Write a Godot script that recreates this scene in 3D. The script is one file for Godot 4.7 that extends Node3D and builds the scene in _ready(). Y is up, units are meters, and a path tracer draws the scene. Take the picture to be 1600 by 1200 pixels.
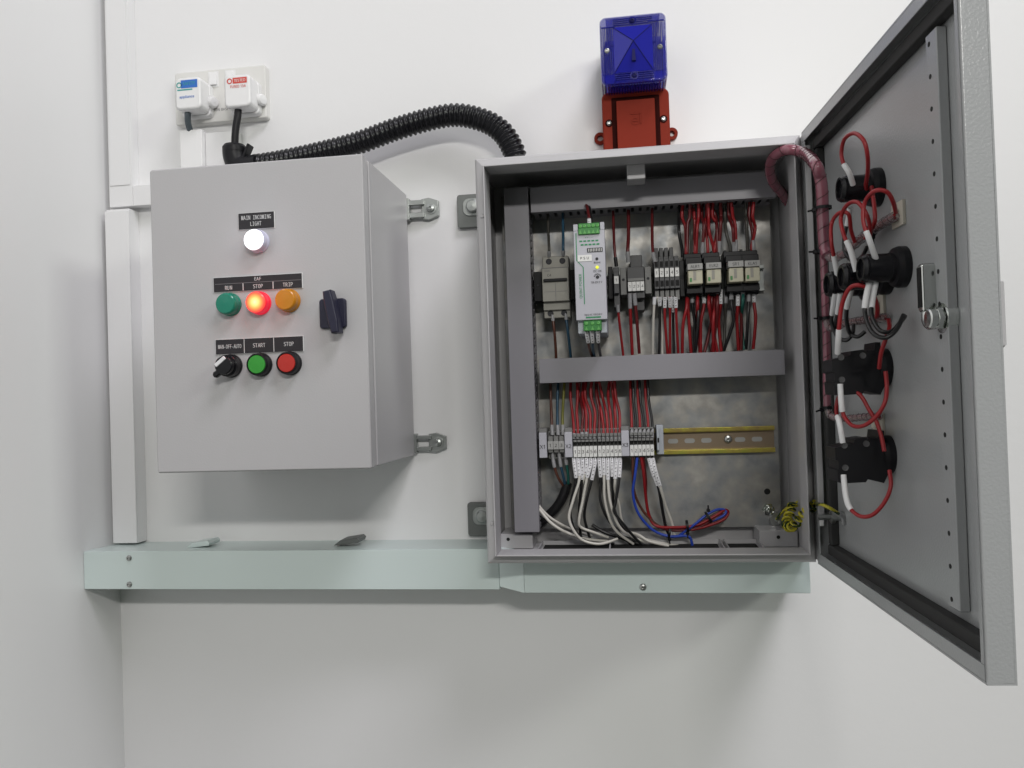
extends Node3D
# Two wall-mounted electrical enclosures, one closed and one open, with the gear round them.
# Sizes below are in millimetres: x along the wall from the open enclosure's left edge, y up from its lower edge, z out of the wall.

const MM := 0.001
var used := {}
var M := {}
var door_frame: Transform3D


class Geo:
	var v := PackedVector3Array()
	var n := PackedVector3Array()
	var uv := PackedVector2Array()
	var col := PackedColorArray()
	var tint := Color.WHITE
	var tinted := false
	var xf := Transform3D.IDENTITY

	func tri(a: Vector3, b: Vector3, c: Vector3, na: Vector3, nb: Vector3, nc: Vector3, ua := Vector2.ZERO, ub := Vector2.ZERO, uc := Vector2.ZERO, ca := Color.WHITE, cb := Color.WHITE, cc := Color.WHITE):
		if (b - a).cross(c - a).length_squared() < 1e-16:
			return
		if (b - a).cross(c - a).dot(na + nb + nc) > 0.0:
			var t = b; b = c; c = t
			t = nb; nb = nc; nc = t
			t = ub; ub = uc; uc = t
			t = cb; cb = cc; cc = t
		for p in [a, b, c]:
			v.append((xf * p) * 0.001)
		for q in [na, nb, nc]:
			n.append((xf.basis * q).normalized())
		uv.append(ua); uv.append(ub); uv.append(uc)
		if tinted:
			col.append(ca * tint); col.append(cb * tint); col.append(cc * tint)

	func flat(pts: Array, out: Vector3):
		for i in range(1, pts.size() - 1):
			tri(pts[0], pts[i], pts[i + 1], out, out, out)

	func box(c: Vector3, s: Vector3, ch := 0.0, b := Basis.IDENTITY):
		var keep := xf
		xf = xf * Transform3D(b, c)
		var h := s * 0.5
		ch = minf(ch, minf(h.x, minf(h.y, h.z)) * 0.9)
		var sg := [-1.0, 1.0]
		for ax in 3:
			var u := (ax + 1) % 3
			var w := (ax + 2) % 3
			for k in sg:
				var nn := Vector3.ZERO
				nn[ax] = k
				var q := []
				for ij in [[-1, -1], [1, -1], [1, 1], [-1, 1]]:
					var p := Vector3.ZERO
					p[ax] = k * h[ax]
					p[u] = ij[0] * (h[u] - ch)
					p[w] = ij[1] * (h[w] - ch)
					q.append(p)
				flat(q, nn)
			if ch > 0.0:
				for i in sg:
					for j in sg:
						var nu := Vector3.ZERO
						var nw := Vector3.ZERO
						nu[u] = i
						nw[w] = j
						var q := []
						for e in [[0, -1], [0, 1], [1, 1], [1, -1]]:
							var p := Vector3.ZERO
							p[ax] = e[1] * (h[ax] - ch)
							p[u] = i * (h[u] if e[0] == 0 else h[u] - ch)
							p[w] = j * (h[w] - ch if e[0] == 0 else h[w])
							q.append(p)
						tri(q[0], q[1], q[2], nu, nu, nw)
						tri(q[0], q[2], q[3], nu, nw, nw)
		if ch > 0.0:
			for i in sg:
				for j in sg:
					for k in sg:
						tri(Vector3(i * h.x, j * (h.y - ch), k * (h.z - ch)), Vector3(i * (h.x - ch), j * h.y, k * (h.z - ch)), Vector3(i * (h.x - ch), j * (h.y - ch), k * h.z), Vector3(i, 0, 0), Vector3(0, j, 0), Vector3(0, 0, k))
		xf = keep

	func slab(x0: float, x1: float, y0: float, y1: float, z0: float, z1: float, ch := 0.0):
		box(Vector3((x0 + x1) / 2, (y0 + y1) / 2, (z0 + z1) / 2), Vector3(x1 - x0, y1 - y0, z1 - z0), ch)

	# profile: Vector2(radius, height) from base to tip along axis
	func lathe(at: Vector3, axis: Vector3, profile: Array, seg := 24):
		var z := axis.normalized()
		var x := z.cross(Vector3.UP if absf(z.y) < 0.9 else Vector3.RIGHT).normalized()
		var y := z.cross(x)
		for i in profile.size() - 1:
			var p: Vector2 = profile[i]
			var q: Vector2 = profile[i + 1]
			var d := q - p
			if d.length() < 1e-5:
				continue
			var nr := Vector2(d.y, -d.x).normalized()
			for k in seg:
				var a := TAU * k / seg
				var b := TAU * (k + 1) / seg
				var ra := x * cos(a) + y * sin(a)
				var rb := x * cos(b) + y * sin(b)
				var na := ra * nr.x + z * nr.y
				var nb := rb * nr.x + z * nr.y
				var A := at + ra * p.x + z * p.y
				var B := at + rb * p.x + z * p.y
				var C := at + rb * q.x + z * q.y
				var D := at + ra * q.x + z * q.y
				var u0 := Vector2(0.5, 0.5)
				if p.x > 1e-6:
					tri(A, B, C, na, nb, nb, u0 + Vector2(cos(a), sin(a)) * p.x * 0.5, u0 + Vector2(cos(b), sin(b)) * p.x * 0.5, u0 + Vector2(cos(b), sin(b)) * q.x * 0.5)
				if q.x > 1e-6:
					tri(A, C, D, na, nb, na, u0 + Vector2(cos(a), sin(a)) * p.x * 0.5, u0 + Vector2(cos(b), sin(b)) * q.x * 0.5, u0 + Vector2(cos(a), sin(a)) * q.x * 0.5)

	func cyl(a: Vector3, b: Vector3, r: float, seg := 20, ch := 0.0):
		var h := (b - a).length()
		lathe(a, b - a, [Vector2(0, 0), Vector2(r - ch, 0), Vector2(r, ch), Vector2(r, h - ch), Vector2(r - ch, h), Vector2(0, h)], seg)

	# a flat shape pushed along z
	func prism(poly: PackedVector2Array, z0: float, z1: float, ch := 0.0):
		var inner := poly
		var idx := Geometry2D.triangulate_polygon(poly)
		if ch > 0.0:
			var off := Geometry2D.offset_polygon(poly, -ch)
			if off.size() == 1 and off[0].size() == poly.size():
				inner = off[0]
				var best := 0
				for i in inner.size():
					if inner[i].distance_to(poly[0]) < inner[best].distance_to(poly[0]):
						best = i
				var turned := PackedVector2Array()
				for i in inner.size():
					turned.append(inner[(best + i) % inner.size()])
				if turned[1].distance_to(poly[1]) > turned[turned.size() - 1].distance_to(poly[1]):
					turned.reverse()
					turned.insert(0, turned[turned.size() - 1])
					turned.remove_at(turned.size() - 1)
				inner = turned
			else:
				ch = 0.0
		for i in range(0, idx.size(), 3):
			for e in [[z1, 1.0, inner], [z0, -1.0, poly]]:
				var o := Vector3(0, 0, e[1])
				var P: PackedVector2Array = e[2]
				tri(Vector3(P[idx[i]].x, P[idx[i]].y, e[0]), Vector3(P[idx[i + 1]].x, P[idx[i + 1]].y, e[0]), Vector3(P[idx[i + 2]].x, P[idx[i + 2]].y, e[0]), o, o, o)
		var cw := 1.0 if Geometry2D.is_polygon_clockwise(poly) else -1.0
		for i in poly.size():
			var j := (i + 1) % poly.size()
			var d := (poly[j] - poly[i]).normalized()
			var o := Vector3(-d.y, d.x, 0) * cw
			var a := Vector3(poly[i].x, poly[i].y, z0)
			var b := Vector3(poly[j].x, poly[j].y, z0)
			var up := Vector3(0, 0, z1 - ch - z0)
			tri(a, b, b + up, o, o, o)
			tri(a, b + up, a + up, o, o, o)
			if ch > 0.0:
				var ai := Vector3(inner[i].x, inner[i].y, z1)
				var bi := Vector3(inner[j].x, inner[j].y, z1)
				tri(a + up, b + up, bi, o, o, Vector3(0, 0, 1))
				tri(a + up, bi, ai, o, Vector3(0, 0, 1), Vector3(0, 0, 1))

	func rrect(x0: float, x1: float, y0: float, y1: float, r: float, k := 5) -> PackedVector2Array:
		var p := PackedVector2Array()
		for c in [[x1 - r, y1 - r, 0.0], [x0 + r, y1 - r, 0.5], [x0 + r, y0 + r, 1.0], [x1 - r, y0 + r, 1.5]]:
			for i in k + 1:
				var a: float = PI * (c[2] + 0.5 * i / k)
				p.append(Vector2(c[0] + r * cos(a), c[1] + r * sin(a)))
		return p

	func curve(pts: Array, sub: int) -> PackedVector3Array:
		var out := PackedVector3Array()
		for i in pts.size() - 1:
			var p0: Vector3 = pts[maxi(i - 1, 0)]
			var p1: Vector3 = pts[i]
			var p2: Vector3 = pts[i + 1]
			var p3: Vector3 = pts[mini(i + 2, pts.size() - 1)]
			for k in sub:
				out.append(p1.cubic_interpolate(p2, p0, p3, float(k) / sub))
		out.append(pts[pts.size() - 1])
		return out

	# a round bar along a fine path; radii may vary; stripe paints every n-th side in the second colour
	func sweep(path: PackedVector3Array, radii, sides := 8, second = null, smooth_rings := true):
		var m := path.size()
		var x := Vector3.ZERO
		var ring := []
		var nrm := []
		for i in m:
			var t := (path[mini(i + 1, m - 1)] - path[maxi(i - 1, 0)]).normalized()
			if x == Vector3.ZERO:
				x = t.cross(Vector3.UP if absf(t.y) < 0.9 else Vector3.RIGHT).normalized()
			x = (x - t * t.dot(x)).normalized()
			var y := t.cross(x)
			var r: float = radii if radii is float else radii[i]
			var slope := 0.0
			if not radii is float:
				var ds := (path[mini(i + 1, m - 1)] - path[maxi(i - 1, 0)]).length()
				slope = (radii[mini(i + 1, m - 1)] - radii[maxi(i - 1, 0)]) / maxf(ds, 1e-4)
			var a := []
			var b := []
			for k in sides:
				var f := TAU * k / sides
				var d := x * cos(f) + y * sin(f)
				a.append(path[i] + d * r)
				b.append((d - t * slope).normalized())
			ring.append(a)
			nrm.append(b)
		for i in m - 1:
			for k in sides:
				var k2 := (k + 1) % sides
				var c := Color.WHITE
				if second != null and (k + i / 2) % sides < sides / 3:
					c = second
				tri(ring[i][k], ring[i][k2], ring[i + 1][k2], nrm[i][k], nrm[i][k2], nrm[i + 1][k2], Vector2.ZERO, Vector2.ZERO, Vector2.ZERO, c, c, c)
				tri(ring[i][k], ring[i + 1][k2], ring[i + 1][k], nrm[i][k], nrm[i + 1][k2], nrm[i + 1][k], Vector2.ZERO, Vector2.ZERO, Vector2.ZERO, c, c, c)
		for e in [0, m - 1]:
			var o := (path[0] - path[1]) if e == 0 else (path[m - 1] - path[m - 2])
			o = o.normalized()
			for k in range(1, sides - 1):
				tri(ring[e][0], ring[e][k], ring[e][k + 1], o, o, o)

	func tube(pts: Array, r: float, sides := 8, sub := 6):
		sweep(curve(pts, sub), r, sides)

	func mesh() -> ArrayMesh:
		var a := []
		a.resize(Mesh.ARRAY_MAX)
		a[Mesh.ARRAY_VERTEX] = v
		a[Mesh.ARRAY_NORMAL] = n
		a[Mesh.ARRAY_TEX_UV] = uv
		if tinted:
			a[Mesh.ARRAY_COLOR] = col
		var m := ArrayMesh.new()
		m.add_surface_from_arrays(Mesh.PRIMITIVE_TRIANGLES, a)
		return m


# ---------- naming and building helpers ----------
func numbered(called: String, under: Node) -> String:
	var key := str(under.get_instance_id()) + called
	used[key] = used.get(key, -1) + 1
	return called if used[key] == 0 else "%s_%03d" % [called, used[key]]

func tag(o: Node, label: String, category: String, group := "", kind := ""):
	o.set_meta("label", label)
	if category: o.set_meta("category", category)
	if group: o.set_meta("group", group)
	if kind: o.set_meta("kind", kind)

func thing(called: String, at: Vector3, label: String, category: String, group := "") -> Node3D:
	var o := Node3D.new()
	o.name = numbered(called, self)
	o.position = at * MM
	add_child(o, true)
	tag(o, label, category, group)
	return o

# a shape whose coordinates are the wall's, for a part of that thing
func geo(t: Node3D = null) -> Geo:
	var g := Geo.new()
	var root := t
	while root and root.get_parent() != self:
		root = root.get_parent()
	if root:
		g.xf = root.transform.affine_inverse()
		g.xf.origin /= MM
	return g

func put(called: String, g: Geo, m: Material, parent: Node, label := "") -> MeshInstance3D:
	var o := MeshInstance3D.new()
	o.mesh = g.mesh()
	o.material_override = m
	o.name = numbered(called, parent)
	parent.add_child(o, true)
	if label: o.set_meta("label", label)
	return o

func solo(called: String, at: Vector3, build: Callable, m: Material, label: String, category: String, group := "", kind := "") -> MeshInstance3D:
	var g := Geo.new()
	g.xf.origin = -at
	build.call(g)
	var o := put(called, g, m, self)
	o.position = at * MM
	tag(o, label, category, group, kind)
	return o

func twin(o: Node3D, at: Vector3, label: String, group := "") -> Node3D:
	var c: Node3D = o.duplicate()
	var stem: String = o.name
	c.name = numbered(stem, self)
	add_child(c, true)
	c.position = at * MM
	c.set_meta("label", label)
	if group: c.set_meta("group", group)
	return c

var text_meshes := {}
func words(parent: Node3D, said: String, cap: float, at: Vector3, m: Material, squeeze := 1.0, turn := Basis.IDENTITY, deep := 0.25, font := "Droid Sans", called := "lettering") -> MeshInstance3D:
	var key := "%s|%s|%s|%s" % [said, cap, deep, font]
	if not text_meshes.has(key):
		var t := TextMesh.new()
		var f := SystemFont.new()
		f.font_names = PackedStringArray([font])
		t.font = f
		t.text = said
		t.font_size = 24
		t.pixel_size = cap / 0.714 / 24.0 * MM
		t.depth = deep * MM
		t.curve_step = 1.5
		text_meshes[key] = t
	var o := MeshInstance3D.new()
	o.mesh = text_meshes[key]
	o.material_override = m
	o.name = numbered(called, parent)
	parent.add_child(o, true)
	var root: Node3D = parent
	while root.get_parent() != self:
		root = root.get_parent()
	var local := Transform3D(turn * Basis.from_scale(Vector3(squeeze, 1, 1)), at * MM)
	o.transform = root.global_transform.affine_inverse() * local if root.is_inside_tree() else local
	return o

func mat(called: String, r: float, g: float, b: float, rough := 0.5, metal := 0.0) -> StandardMaterial3D:
	var m := StandardMaterial3D.new()
	m.albedo_color = Color(r, g, b).linear_to_srgb()
	m.roughness = rough
	m.metallic = metal
	m.resource_name = called
	M[called] = m
	return m

func noise(freq: float, size: int, octaves := 4, seed_ := 7, normal := false, bump := 1.0, kind := FastNoiseLite.TYPE_SIMPLEX_SMOOTH) -> NoiseTexture2D:
	var f := FastNoiseLite.new()
	f.noise_type = kind
	f.seed = seed_
	f.frequency = freq
	f.fractal_octaves = octaves
	var t := NoiseTexture2D.new()
	t.width = size
	t.height = size
	t.seamless = true
	t.noise = f
	t.as_normal_map = normal
	t.bump_strength = bump
	return t

func ramp(stops: Array) -> Gradient:
	var g := Gradient.new()
	g.offsets = PackedFloat32Array(stops.map(func(s): return s[0]))
	g.colors = PackedColorArray(stops.map(func(s): return Color(s[1], s[2], s[3]).linear_to_srgb()))
	return g

func grain(m: StandardMaterial3D, tile_mm: float, normal: Texture2D, strength: float):
	m.uv1_triplanar = true
	m.uv1_scale = Vector3.ONE * (1000.0 / tile_mm)
	m.normal_enabled = true
	m.normal_texture = normal
	m.normal_scale = strength

func tinted(called: String, rough: float) -> StandardMaterial3D:
	var m := mat(called, 1, 1, 1, rough)
	m.vertex_color_use_as_albedo = true
	return m


func materials():
	var peel := noise(0.09, 256, 2, 3, true, 6.0)
	var fine := noise(0.03, 256, 4, 11, true, 3.0)
	var w := mat("wall_paint", 0.80, 0.80, 0.805, 0.38)
	grain(w, 160.0, fine, 0.05)
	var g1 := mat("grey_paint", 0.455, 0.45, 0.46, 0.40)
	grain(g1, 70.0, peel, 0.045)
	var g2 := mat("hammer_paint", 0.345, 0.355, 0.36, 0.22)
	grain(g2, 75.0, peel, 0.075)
	mat("trunk_steel", 0.65, 0.745, 0.73, 0.32)
	mat("white_plastic", 0.80, 0.80, 0.80, 0.30)
	mat("trunk_plastic", 0.78, 0.78, 0.785, 0.42)
	mat("switch_plastic", 0.72, 0.715, 0.69, 0.3)
	mat("duct_grey", 0.245, 0.24, 0.262, 0.45)
	mat("black_plastic", 0.010, 0.010, 0.012, 0.42).metallic_specular = 0.35
	mat("black_gloss", 0.007, 0.007, 0.009, 0.26).metallic_specular = 0.4
	mat("navy_plastic", 0.010, 0.010, 0.032, 0.45)
	mat("dark_slot", 0.006, 0.006, 0.006, 0.8)
	mat("gasket", 0.03, 0.03, 0.03, 0.8)
	mat("zinc", 0.38, 0.40, 0.39, 0.36, 0.85)
	mat("dark_zinc", 0.17, 0.18, 0.175, 0.42, 0.6)
	mat("chrome", 0.62, 0.64, 0.62, 0.16, 1.0)
	mat("steel_screw", 0.45, 0.46, 0.45, 0.28, 0.95)
	mat("label_black", 0.014, 0.012, 0.016, 0.45)
	mat("engraving", 0.62, 0.62, 0.62, 0.6)
	mat("plate_edge", 0.75, 0.75, 0.75, 0.5)
	mat("red_plastic", 0.22, 0.030, 0.018, 0.38).metallic_specular = 0.1
	mat("sounder_dark", 0.03, 0.007, 0.006, 0.9).metallic_specular = 0.1
	mat("wire_red", 0.27, 0.008, 0.012, 0.42)
	mat("wire_darkred", 0.12, 0.010, 0.012, 0.4)
	mat("wire_black", 0.012, 0.012, 0.013, 0.35)
	mat("wire_dark", 0.055, 0.052, 0.045, 0.45)
	mat("wire_white", 0.62, 0.60, 0.55, 0.4)
	mat("wire_blue", 0.02, 0.06, 0.40, 0.4)
	mat("wire_steelblue", 0.02, 0.07, 0.12, 0.4)
	mat("wire_brown", 0.10, 0.035, 0.022, 0.4)
	mat("wire_green", 0.01, 0.10, 0.08, 0.4)
	mat("wire_olive", 0.16, 0.16, 0.02, 0.4)
	mat("lead_grey", 0.075, 0.095, 0.11, 0.45)
	mat("sleeve_white", 0.74, 0.74, 0.76, 0.45)
	mat("sleeve_grey", 0.30, 0.30, 0.31, 0.45)
	mat("print", 0.02, 0.02, 0.025, 0.6)
	mat("print_grey", 0.16, 0.16, 0.17, 0.6)
	mat("print_green", 0.03, 0.24, 0.10, 0.6)
	mat("print_blue", 0.03, 0.16, 0.55, 0.5)
	mat("print_red", 0.62, 0.07, 0.05, 0.5)
	mat("print_teal", 0.06, 0.35, 0.33, 0.5)
	mat("supply_white", 0.46, 0.46, 0.505, 0.45)
	mat("supply_grey", 0.42, 0.45, 0.49, 0.45)
	mat("plug_green", 0.03, 0.20, 0.035, 0.4)
	mat("plug_green_light", 0.10, 0.36, 0.08, 0.4)
	mat("breaker_grey", 0.30, 0.29, 0.255, 0.5)
	mat("terminal_grey", 0.19, 0.19, 0.185, 0.5)
	mat("terminal_dark", 0.07, 0.07, 0.073, 0.5)
	mat("marker_white", 0.74, 0.74, 0.72, 0.5)
	mat("marker_grey", 0.36, 0.36, 0.35, 0.5)
	mat("relay_cream", 0.50, 0.48, 0.36, 0.25)
	mat("relay_green", 0.04, 0.22, 0.05, 0.4)
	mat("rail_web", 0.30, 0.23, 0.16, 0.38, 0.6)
	mat("sleeve_plain", 0.70, 0.70, 0.71, 0.45)
	var rail := mat("rail_yellow", 0.70, 0.60, 0.16, 0.28, 0.8)
	rail.uv1_triplanar = true
	rail.uv1_scale = Vector3.ONE * 12.0
	var rt := noise(0.012, 256, 3, 21)
	rt.color_ramp = ramp([[0.0, 0.75, 0.62, 0.95], [0.5, 1.0, 1.0, 0.8], [1.0, 0.8, 1.0, 0.75]])
	rail.albedo_texture = rt
	var gal := mat("galvanised", 1, 1, 1, 0.30, 1.0)
	var gt := noise(0.011, 512, 6, 5)
	gt.color_ramp = ramp([[0.0, 0.25, 0.26, 0.275], [0.4, 0.33, 0.335, 0.335], [0.65, 0.375, 0.365, 0.345], [1.0, 0.46, 0.445, 0.42]])
	gal.albedo_texture = gt
	var gr := noise(0.012, 512, 5, 9)
	gr.color_ramp = ramp([[0.0, 0.16, 0.16, 0.16], [1.0, 0.44, 0.44, 0.44]])
	gal.roughness_texture = gr
	gal.roughness = 1.0
	gal.uv1_triplanar = true
	gal.uv1_scale = Vector3.ONE * 4.5
	mat("lens_green", 0.005, 0.20, 0.13, 0.22)
	mat("lens_amber", 0.55, 0.21, 0.006, 0.22)
	mat("lens_red", 0.62, 0.015, 0.03, 0.22)
	mat("lens_white_rim", 0.62, 0.62, 0.78, 0.25)
	mat("cap_green", 0.03, 0.30, 0.03, 0.35)
	mat("cap_red", 0.46, 0.022, 0.014, 0.35)
	var lit := mat("lit_white", 0.8, 0.8, 0.85, 0.3)
	lit.emission_enabled = true
	lit.emission = Color(1, 1, 1)
	lit.emission_energy_multiplier = 1.3
	var hot := mat("lit_red", 0.6, 0.05, 0.02, 0.3)
	hot.emission_enabled = true
	hot.emission_operator = BaseMaterial3D.EMISSION_OP_MULTIPLY
	hot.emission = Color(1, 1, 1)
	hot.emission_energy_multiplier = 1.15
	var ht := GradientTexture2D.new()
	ht.width = 128
	ht.height = 128
	ht.fill = GradientTexture2D.FILL_RADIAL
	ht.fill_from = Vector2(0.5, 0.5)
	ht.fill_to = Vector2(1.0, 0.5)
	ht.gradient = ramp([[0.0, 1.0, 0.95, 0.55], [0.4, 1.0, 0.80, 0.22], [0.68, 1.0, 0.36, 0.08], [0.95, 0.95, 0.07, 0.05]])
	hot.emission_texture = ht
	hot.uv1_scale = Vector3(1.0 / 12.5, 1.0 / 12.5, 1)
	hot.uv1_offset = Vector3(0.5 - 0.5 / 12.5, 0.5 - 0.5 / 12.5, 0)
	var rim := mat("lit_red_rim", 0.62, 0.015, 0.03, 0.25)
	rim.emission_enabled = true
	rim.emission = Color(1.0, 0.10, 0.26)
	rim.emission_energy_multiplier = 0.5
	var led := mat("lit_led", 0.6, 0.6, 0.05, 0.3)
	led.emission_enabled = true
	led.emission = Color(0.85, 0.9, 0.12)
	led.emission_energy_multiplier = 0.9
	var blue := mat("blue_lens", 0.010, 0.012, 0.36, 0.07)
	blue.transparency = BaseMaterial3D.TRANSPARENCY_ALPHA
	blue.albedo_color.a = 0.48
	mat("blue_rib", 0.006, 0.008, 0.17, 0.15)
	mat("blue_facet", 0.016, 0.018, 0.29, 0.14)
	mat("blue_reflector", 0.16, 0.17, 0.78, 0.25)
	mat("blue_deep", 0.006, 0.006, 0.085, 0.4).metallic_specular = 0.25
	var wrap := mat("spiral_wrap", 0.25, 0.085, 0.115, 0.2)
	wrap.clearcoat_enabled = true
	wrap.clearcoat = 0.6
	wrap.clearcoat_roughness = 0.1
	var pale := mat("spiral_pale", 0.42, 0.36, 0.37, 0.25)
	pale.transparency = BaseMaterial3D.TRANSPARENCY_ALPHA
	pale.albedo_color.a = 0.4
	mat("spiral_gap", 0.05, 0.008, 0.012, 0.5)
	mat("mount_cream", 0.50, 0.47, 0.40, 0.5)
	tinted("earth_wire", 0.4)


func screw(parent: Node3D, at: Vector3, r: float, axis := Vector3(0, 0, 1), m := "steel_screw", called := "screw"):
	var g := geo(parent)
	g.lathe(at, axis, [Vector2(r, 0), Vector2(r, r * 0.25), Vector2(r * 0.8, r * 0.55), Vector2(r * 0.42, r * 0.66), Vector2(r * 0.36, r * 0.3), Vector2(0, r * 0.3)], 16)
	put(called, g, M[m], parent)


func _ready():
	# ---------- camera, light, exposure ----------
	var cam := Camera3D.new()
	cam.name = "camera"
	cam.fov = 50.9
	cam.near = 0.02
	cam.far = 60.0
	cam.transform = Transform3D(Basis(Vector3(0.989552, -0.032997, -0.140353), Vector3(0.034789, 0.999341, 0.010333), Vector3(0.139920, -0.015108, 0.990048)), Vector3(0.181556, 0.211077, 1.167774))
	add_child(cam)
	cam.current = true
	var env := Environment.new()
	env.background_mode = Environment.BG_COLOR
	env.background_color = Color(0.066, 0.073, 0.060).linear_to_srgb()
	env.tonemap_mode = Environment.TONE_MAPPER_LINEAR
	env.tonemap_exposure = 0.94
	env.sdfgi_enabled = true
	env.ssao_enabled = true
	env.ssil_enabled = true
	var we := WorldEnvironment.new()
	we.name = "surroundings"
	we.environment = env
	add_child(we)
	# the near ceiling panel, up to the right, and the row of far ones behind the camera
	ceiling_light("near_ceiling_panel", Vector3(2.10, 4.50, 2.35), Vector3(0.2, 0.1, 0.05), Vector2(1.9, 1.3), 13.8, Color(0.985, 0.972, 1.0))
	ceiling_light("far_ceiling_panel", Vector3(0.75, 1.42, 3.0), Vector3(0.1, 0.2, 0.0), Vector2(0.9, 0.12), 3.6, Color(1.0, 0.99, 0.97))
	ceiling_light("side_ceiling_panel", Vector3(4.20, 2.60, 2.30), Vector3(-0.3, 0.2, 0.1), Vector2(1.2, 0.7), 6.0, Color(0.985, 1.0, 0.96))
	materials()
	# ---------- the place ----------
	solo("back_wall", Vector3(0, -1000, 0), func(g): g.slab(-700, 2600, -1400, 2700, -80, 0), M.wall_paint, "white painted wall behind both enclosures", "wall", "", "structure")
	solo("side_wall", Vector3(-613, -1000, 1200), func(g): g.slab(-700, -613, -1400, 2700, 0, 2600), M.wall_paint, "white side wall that meets the back wall at the corner", "wall", "", "structure")
	trunkings()
	closed_enclosure()
	open_enclosure()
	open_door()
	ducts()
	upper_row()
	lower_row()
	beacon()
	socket()
	conduit()
	wires()
	harness()


func ceiling_light(called: String, at: Vector3, toward: Vector3, size: Vector2, energy: float, c: Color):
	var l := AreaLight3D.new()
	l.name = called
	l.area_size = size
	l.light_energy = energy
	l.light_color = c
	l.shadow_enabled = true
	add_child(l)
	l.look_at_from_position(at, toward, Vector3.UP)


func trunkings():
	var t := thing("cable_trunking", Vector3(-583, 1200, 0), "white upright trunking in the corner above, turning off behind the closed enclosure", "trunking", "white plastic trunkings")
	var g := geo(t)
	g.slab(-602, -563, 524, 1250, 0, 19, 0.8)
	g.slab(-563, -412, 524, 556, 0, 18.4, 0.8)
	put("base", g, M.trunk_plastic, t)
	g = geo(t)
	g.slab(-599.5, -566, 557, 1250, 19, 20.2, 0.6)
	put("cover", g, M.trunk_plastic, t)
	t = thing("cable_trunking", Vector3(-583, 5, 0), "deeper white upright trunking between the corner and the closed enclosure", "trunking", "white plastic trunkings")
	g = geo(t)
	g.slab(-603, -565, 5.5, 519, 0, 26, 0.8)
	put("base", g, M.trunk_plastic, t)
	g = geo(t)
	g.slab(-604, -564, 6, 516, 26, 29, 1.2)
	put("cover", g, M.trunk_plastic, t)
	t = thing("cable_trunking", Vector3(-434, 440, 0), "short white trunking stub below the twin socket", "trunking", "white plastic trunkings")
	g = geo(t)
	g.slab(-478, -442, 430, 632, 0, 27, 1.2)
	put("raised_half", g, M.white_plastic, t)
	g = geo(t)
	g.slab(-442, -391, 430, 629, 0, 17, 1.2)
	put("low_half", g, M.white_plastic, t)
	# the pale steel trunking along the wall, in two sections
	t = thing("steel_trunking", Vector3(-300, -50, 0), "long pale green steel trunking running in from the corner below the closed enclosure", "trunking", "pale green steel trunkings")
	g = geo(t)
	g.slab(-612.5, 2.5, -48.5, 3, 0, 83, 0.6)
	put("channel", g, M.trunk_steel, t)
	g = geo(t)
	g.slab(-612.6, 2.6, -50.3, 4.6, 83, 85, 0.8)
	g.slab(-612.6, 2.6, 3, 4.6, 60, 83, 0.4)
	g.slab(-612.6, 2.6, -50.3, -48.5, 60, 83, 0.4)
	put("cover", g, M.trunk_steel, t)
	screw(t, Vector3(-540, -5, 85), 4.2)
	screw(t, Vector3(-540.5, -43, 85), 4.2)
	for a in [[-470.0, -432.0, 3.0], [-243.0, -203.0, 8.0]]:
		g = geo(t)
		g.xf = g.xf * Transform3D(Basis(Vector3(0, 0, 1), 0.10), Vector3((a[0] + a[1]) / 2, 5.2 + a[2] * 0.5, 40))
		g.prism(PackedVector2Array([Vector2(-19, -2), Vector2(18, -2), Vector2(20, 1.5), Vector2(17, 5.5), Vector2(-8, 4.5)]), -16, 16, 0.5)
		put("bent_tab", g, M.dark_zinc if a[2] > 5 else M.trunk_steel, t)
	t = thing("steel_trunking", Vector3(220, -50, 0), "pale green steel trunking section right under the open enclosure, wider than the one it joins", "trunking", "pale green steel trunkings")
	g = geo(t)
	g.slab(38, 403, -49, -2, 0, 98, 0.6)
	put("channel", g, M.trunk_steel, t)
	g = geo(t)
	g.slab(38, 404, -51, -0.8, 98, 100, 0.8)
	put("cover", g, M.trunk_steel, t)
	g = geo(t)
	var q := [Vector3(3, -46, 85.3), Vector3(38, -51, 100), Vector3(38, -1, 100), Vector3(3, 4.6, 85.3)]
	var p := [Vector3(3, -46, 20), Vector3(38, -51, 20), Vector3(38, -1, 20), Vector3(3, 4.6, 20)]
	g.flat(q, (q[1] - q[0]).cross(q[3] - q[0]).normalized())
	g.flat([p[0], p[1], q[1], q[0]], Vector3(-0.1, -1, 0).normalized())
	g.flat([p[3], p[2], q[2], q[3]], Vector3(0, 1, 0))
	g.flat([p[0], p[3], q[3], q[0]], Vector3(-1, 0, 0))
	put("reducer", g, M.trunk_steel, t)
	screw(t, Vector3(194, -43, 100), 4.6)


func lamp(t: Node3D, x: float, y: float, z: float, rim_m: String, lens_m: String, called := "pilot_light"):
	var g := geo(t)
	g.lathe(Vector3(x, y, z), Vector3(0, 0, 1), [Vector2(14.6, 0), Vector2(14.6, 3), Vector2(13.9, 4)], 32)
	g.lathe(Vector3(x, y, z), Vector3(0, 0, 1), [Vector2(13.9, 4), Vector2(13.7, 10), Vector2(13.4, 12.4), Vector2(12.9, 13.2)], 32)
	var b := put(called, g, M[rim_m], t)
	g = geo(t)
	g.lathe(Vector3(x, y, z), Vector3(0, 0, 1), [Vector2(12.9, 13.2), Vector2(12.6, 14.2), Vector2(11.6, 15.0), Vector2(0, 15.6)], 32)
	put("lens", g, M[lens_m], b)

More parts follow.
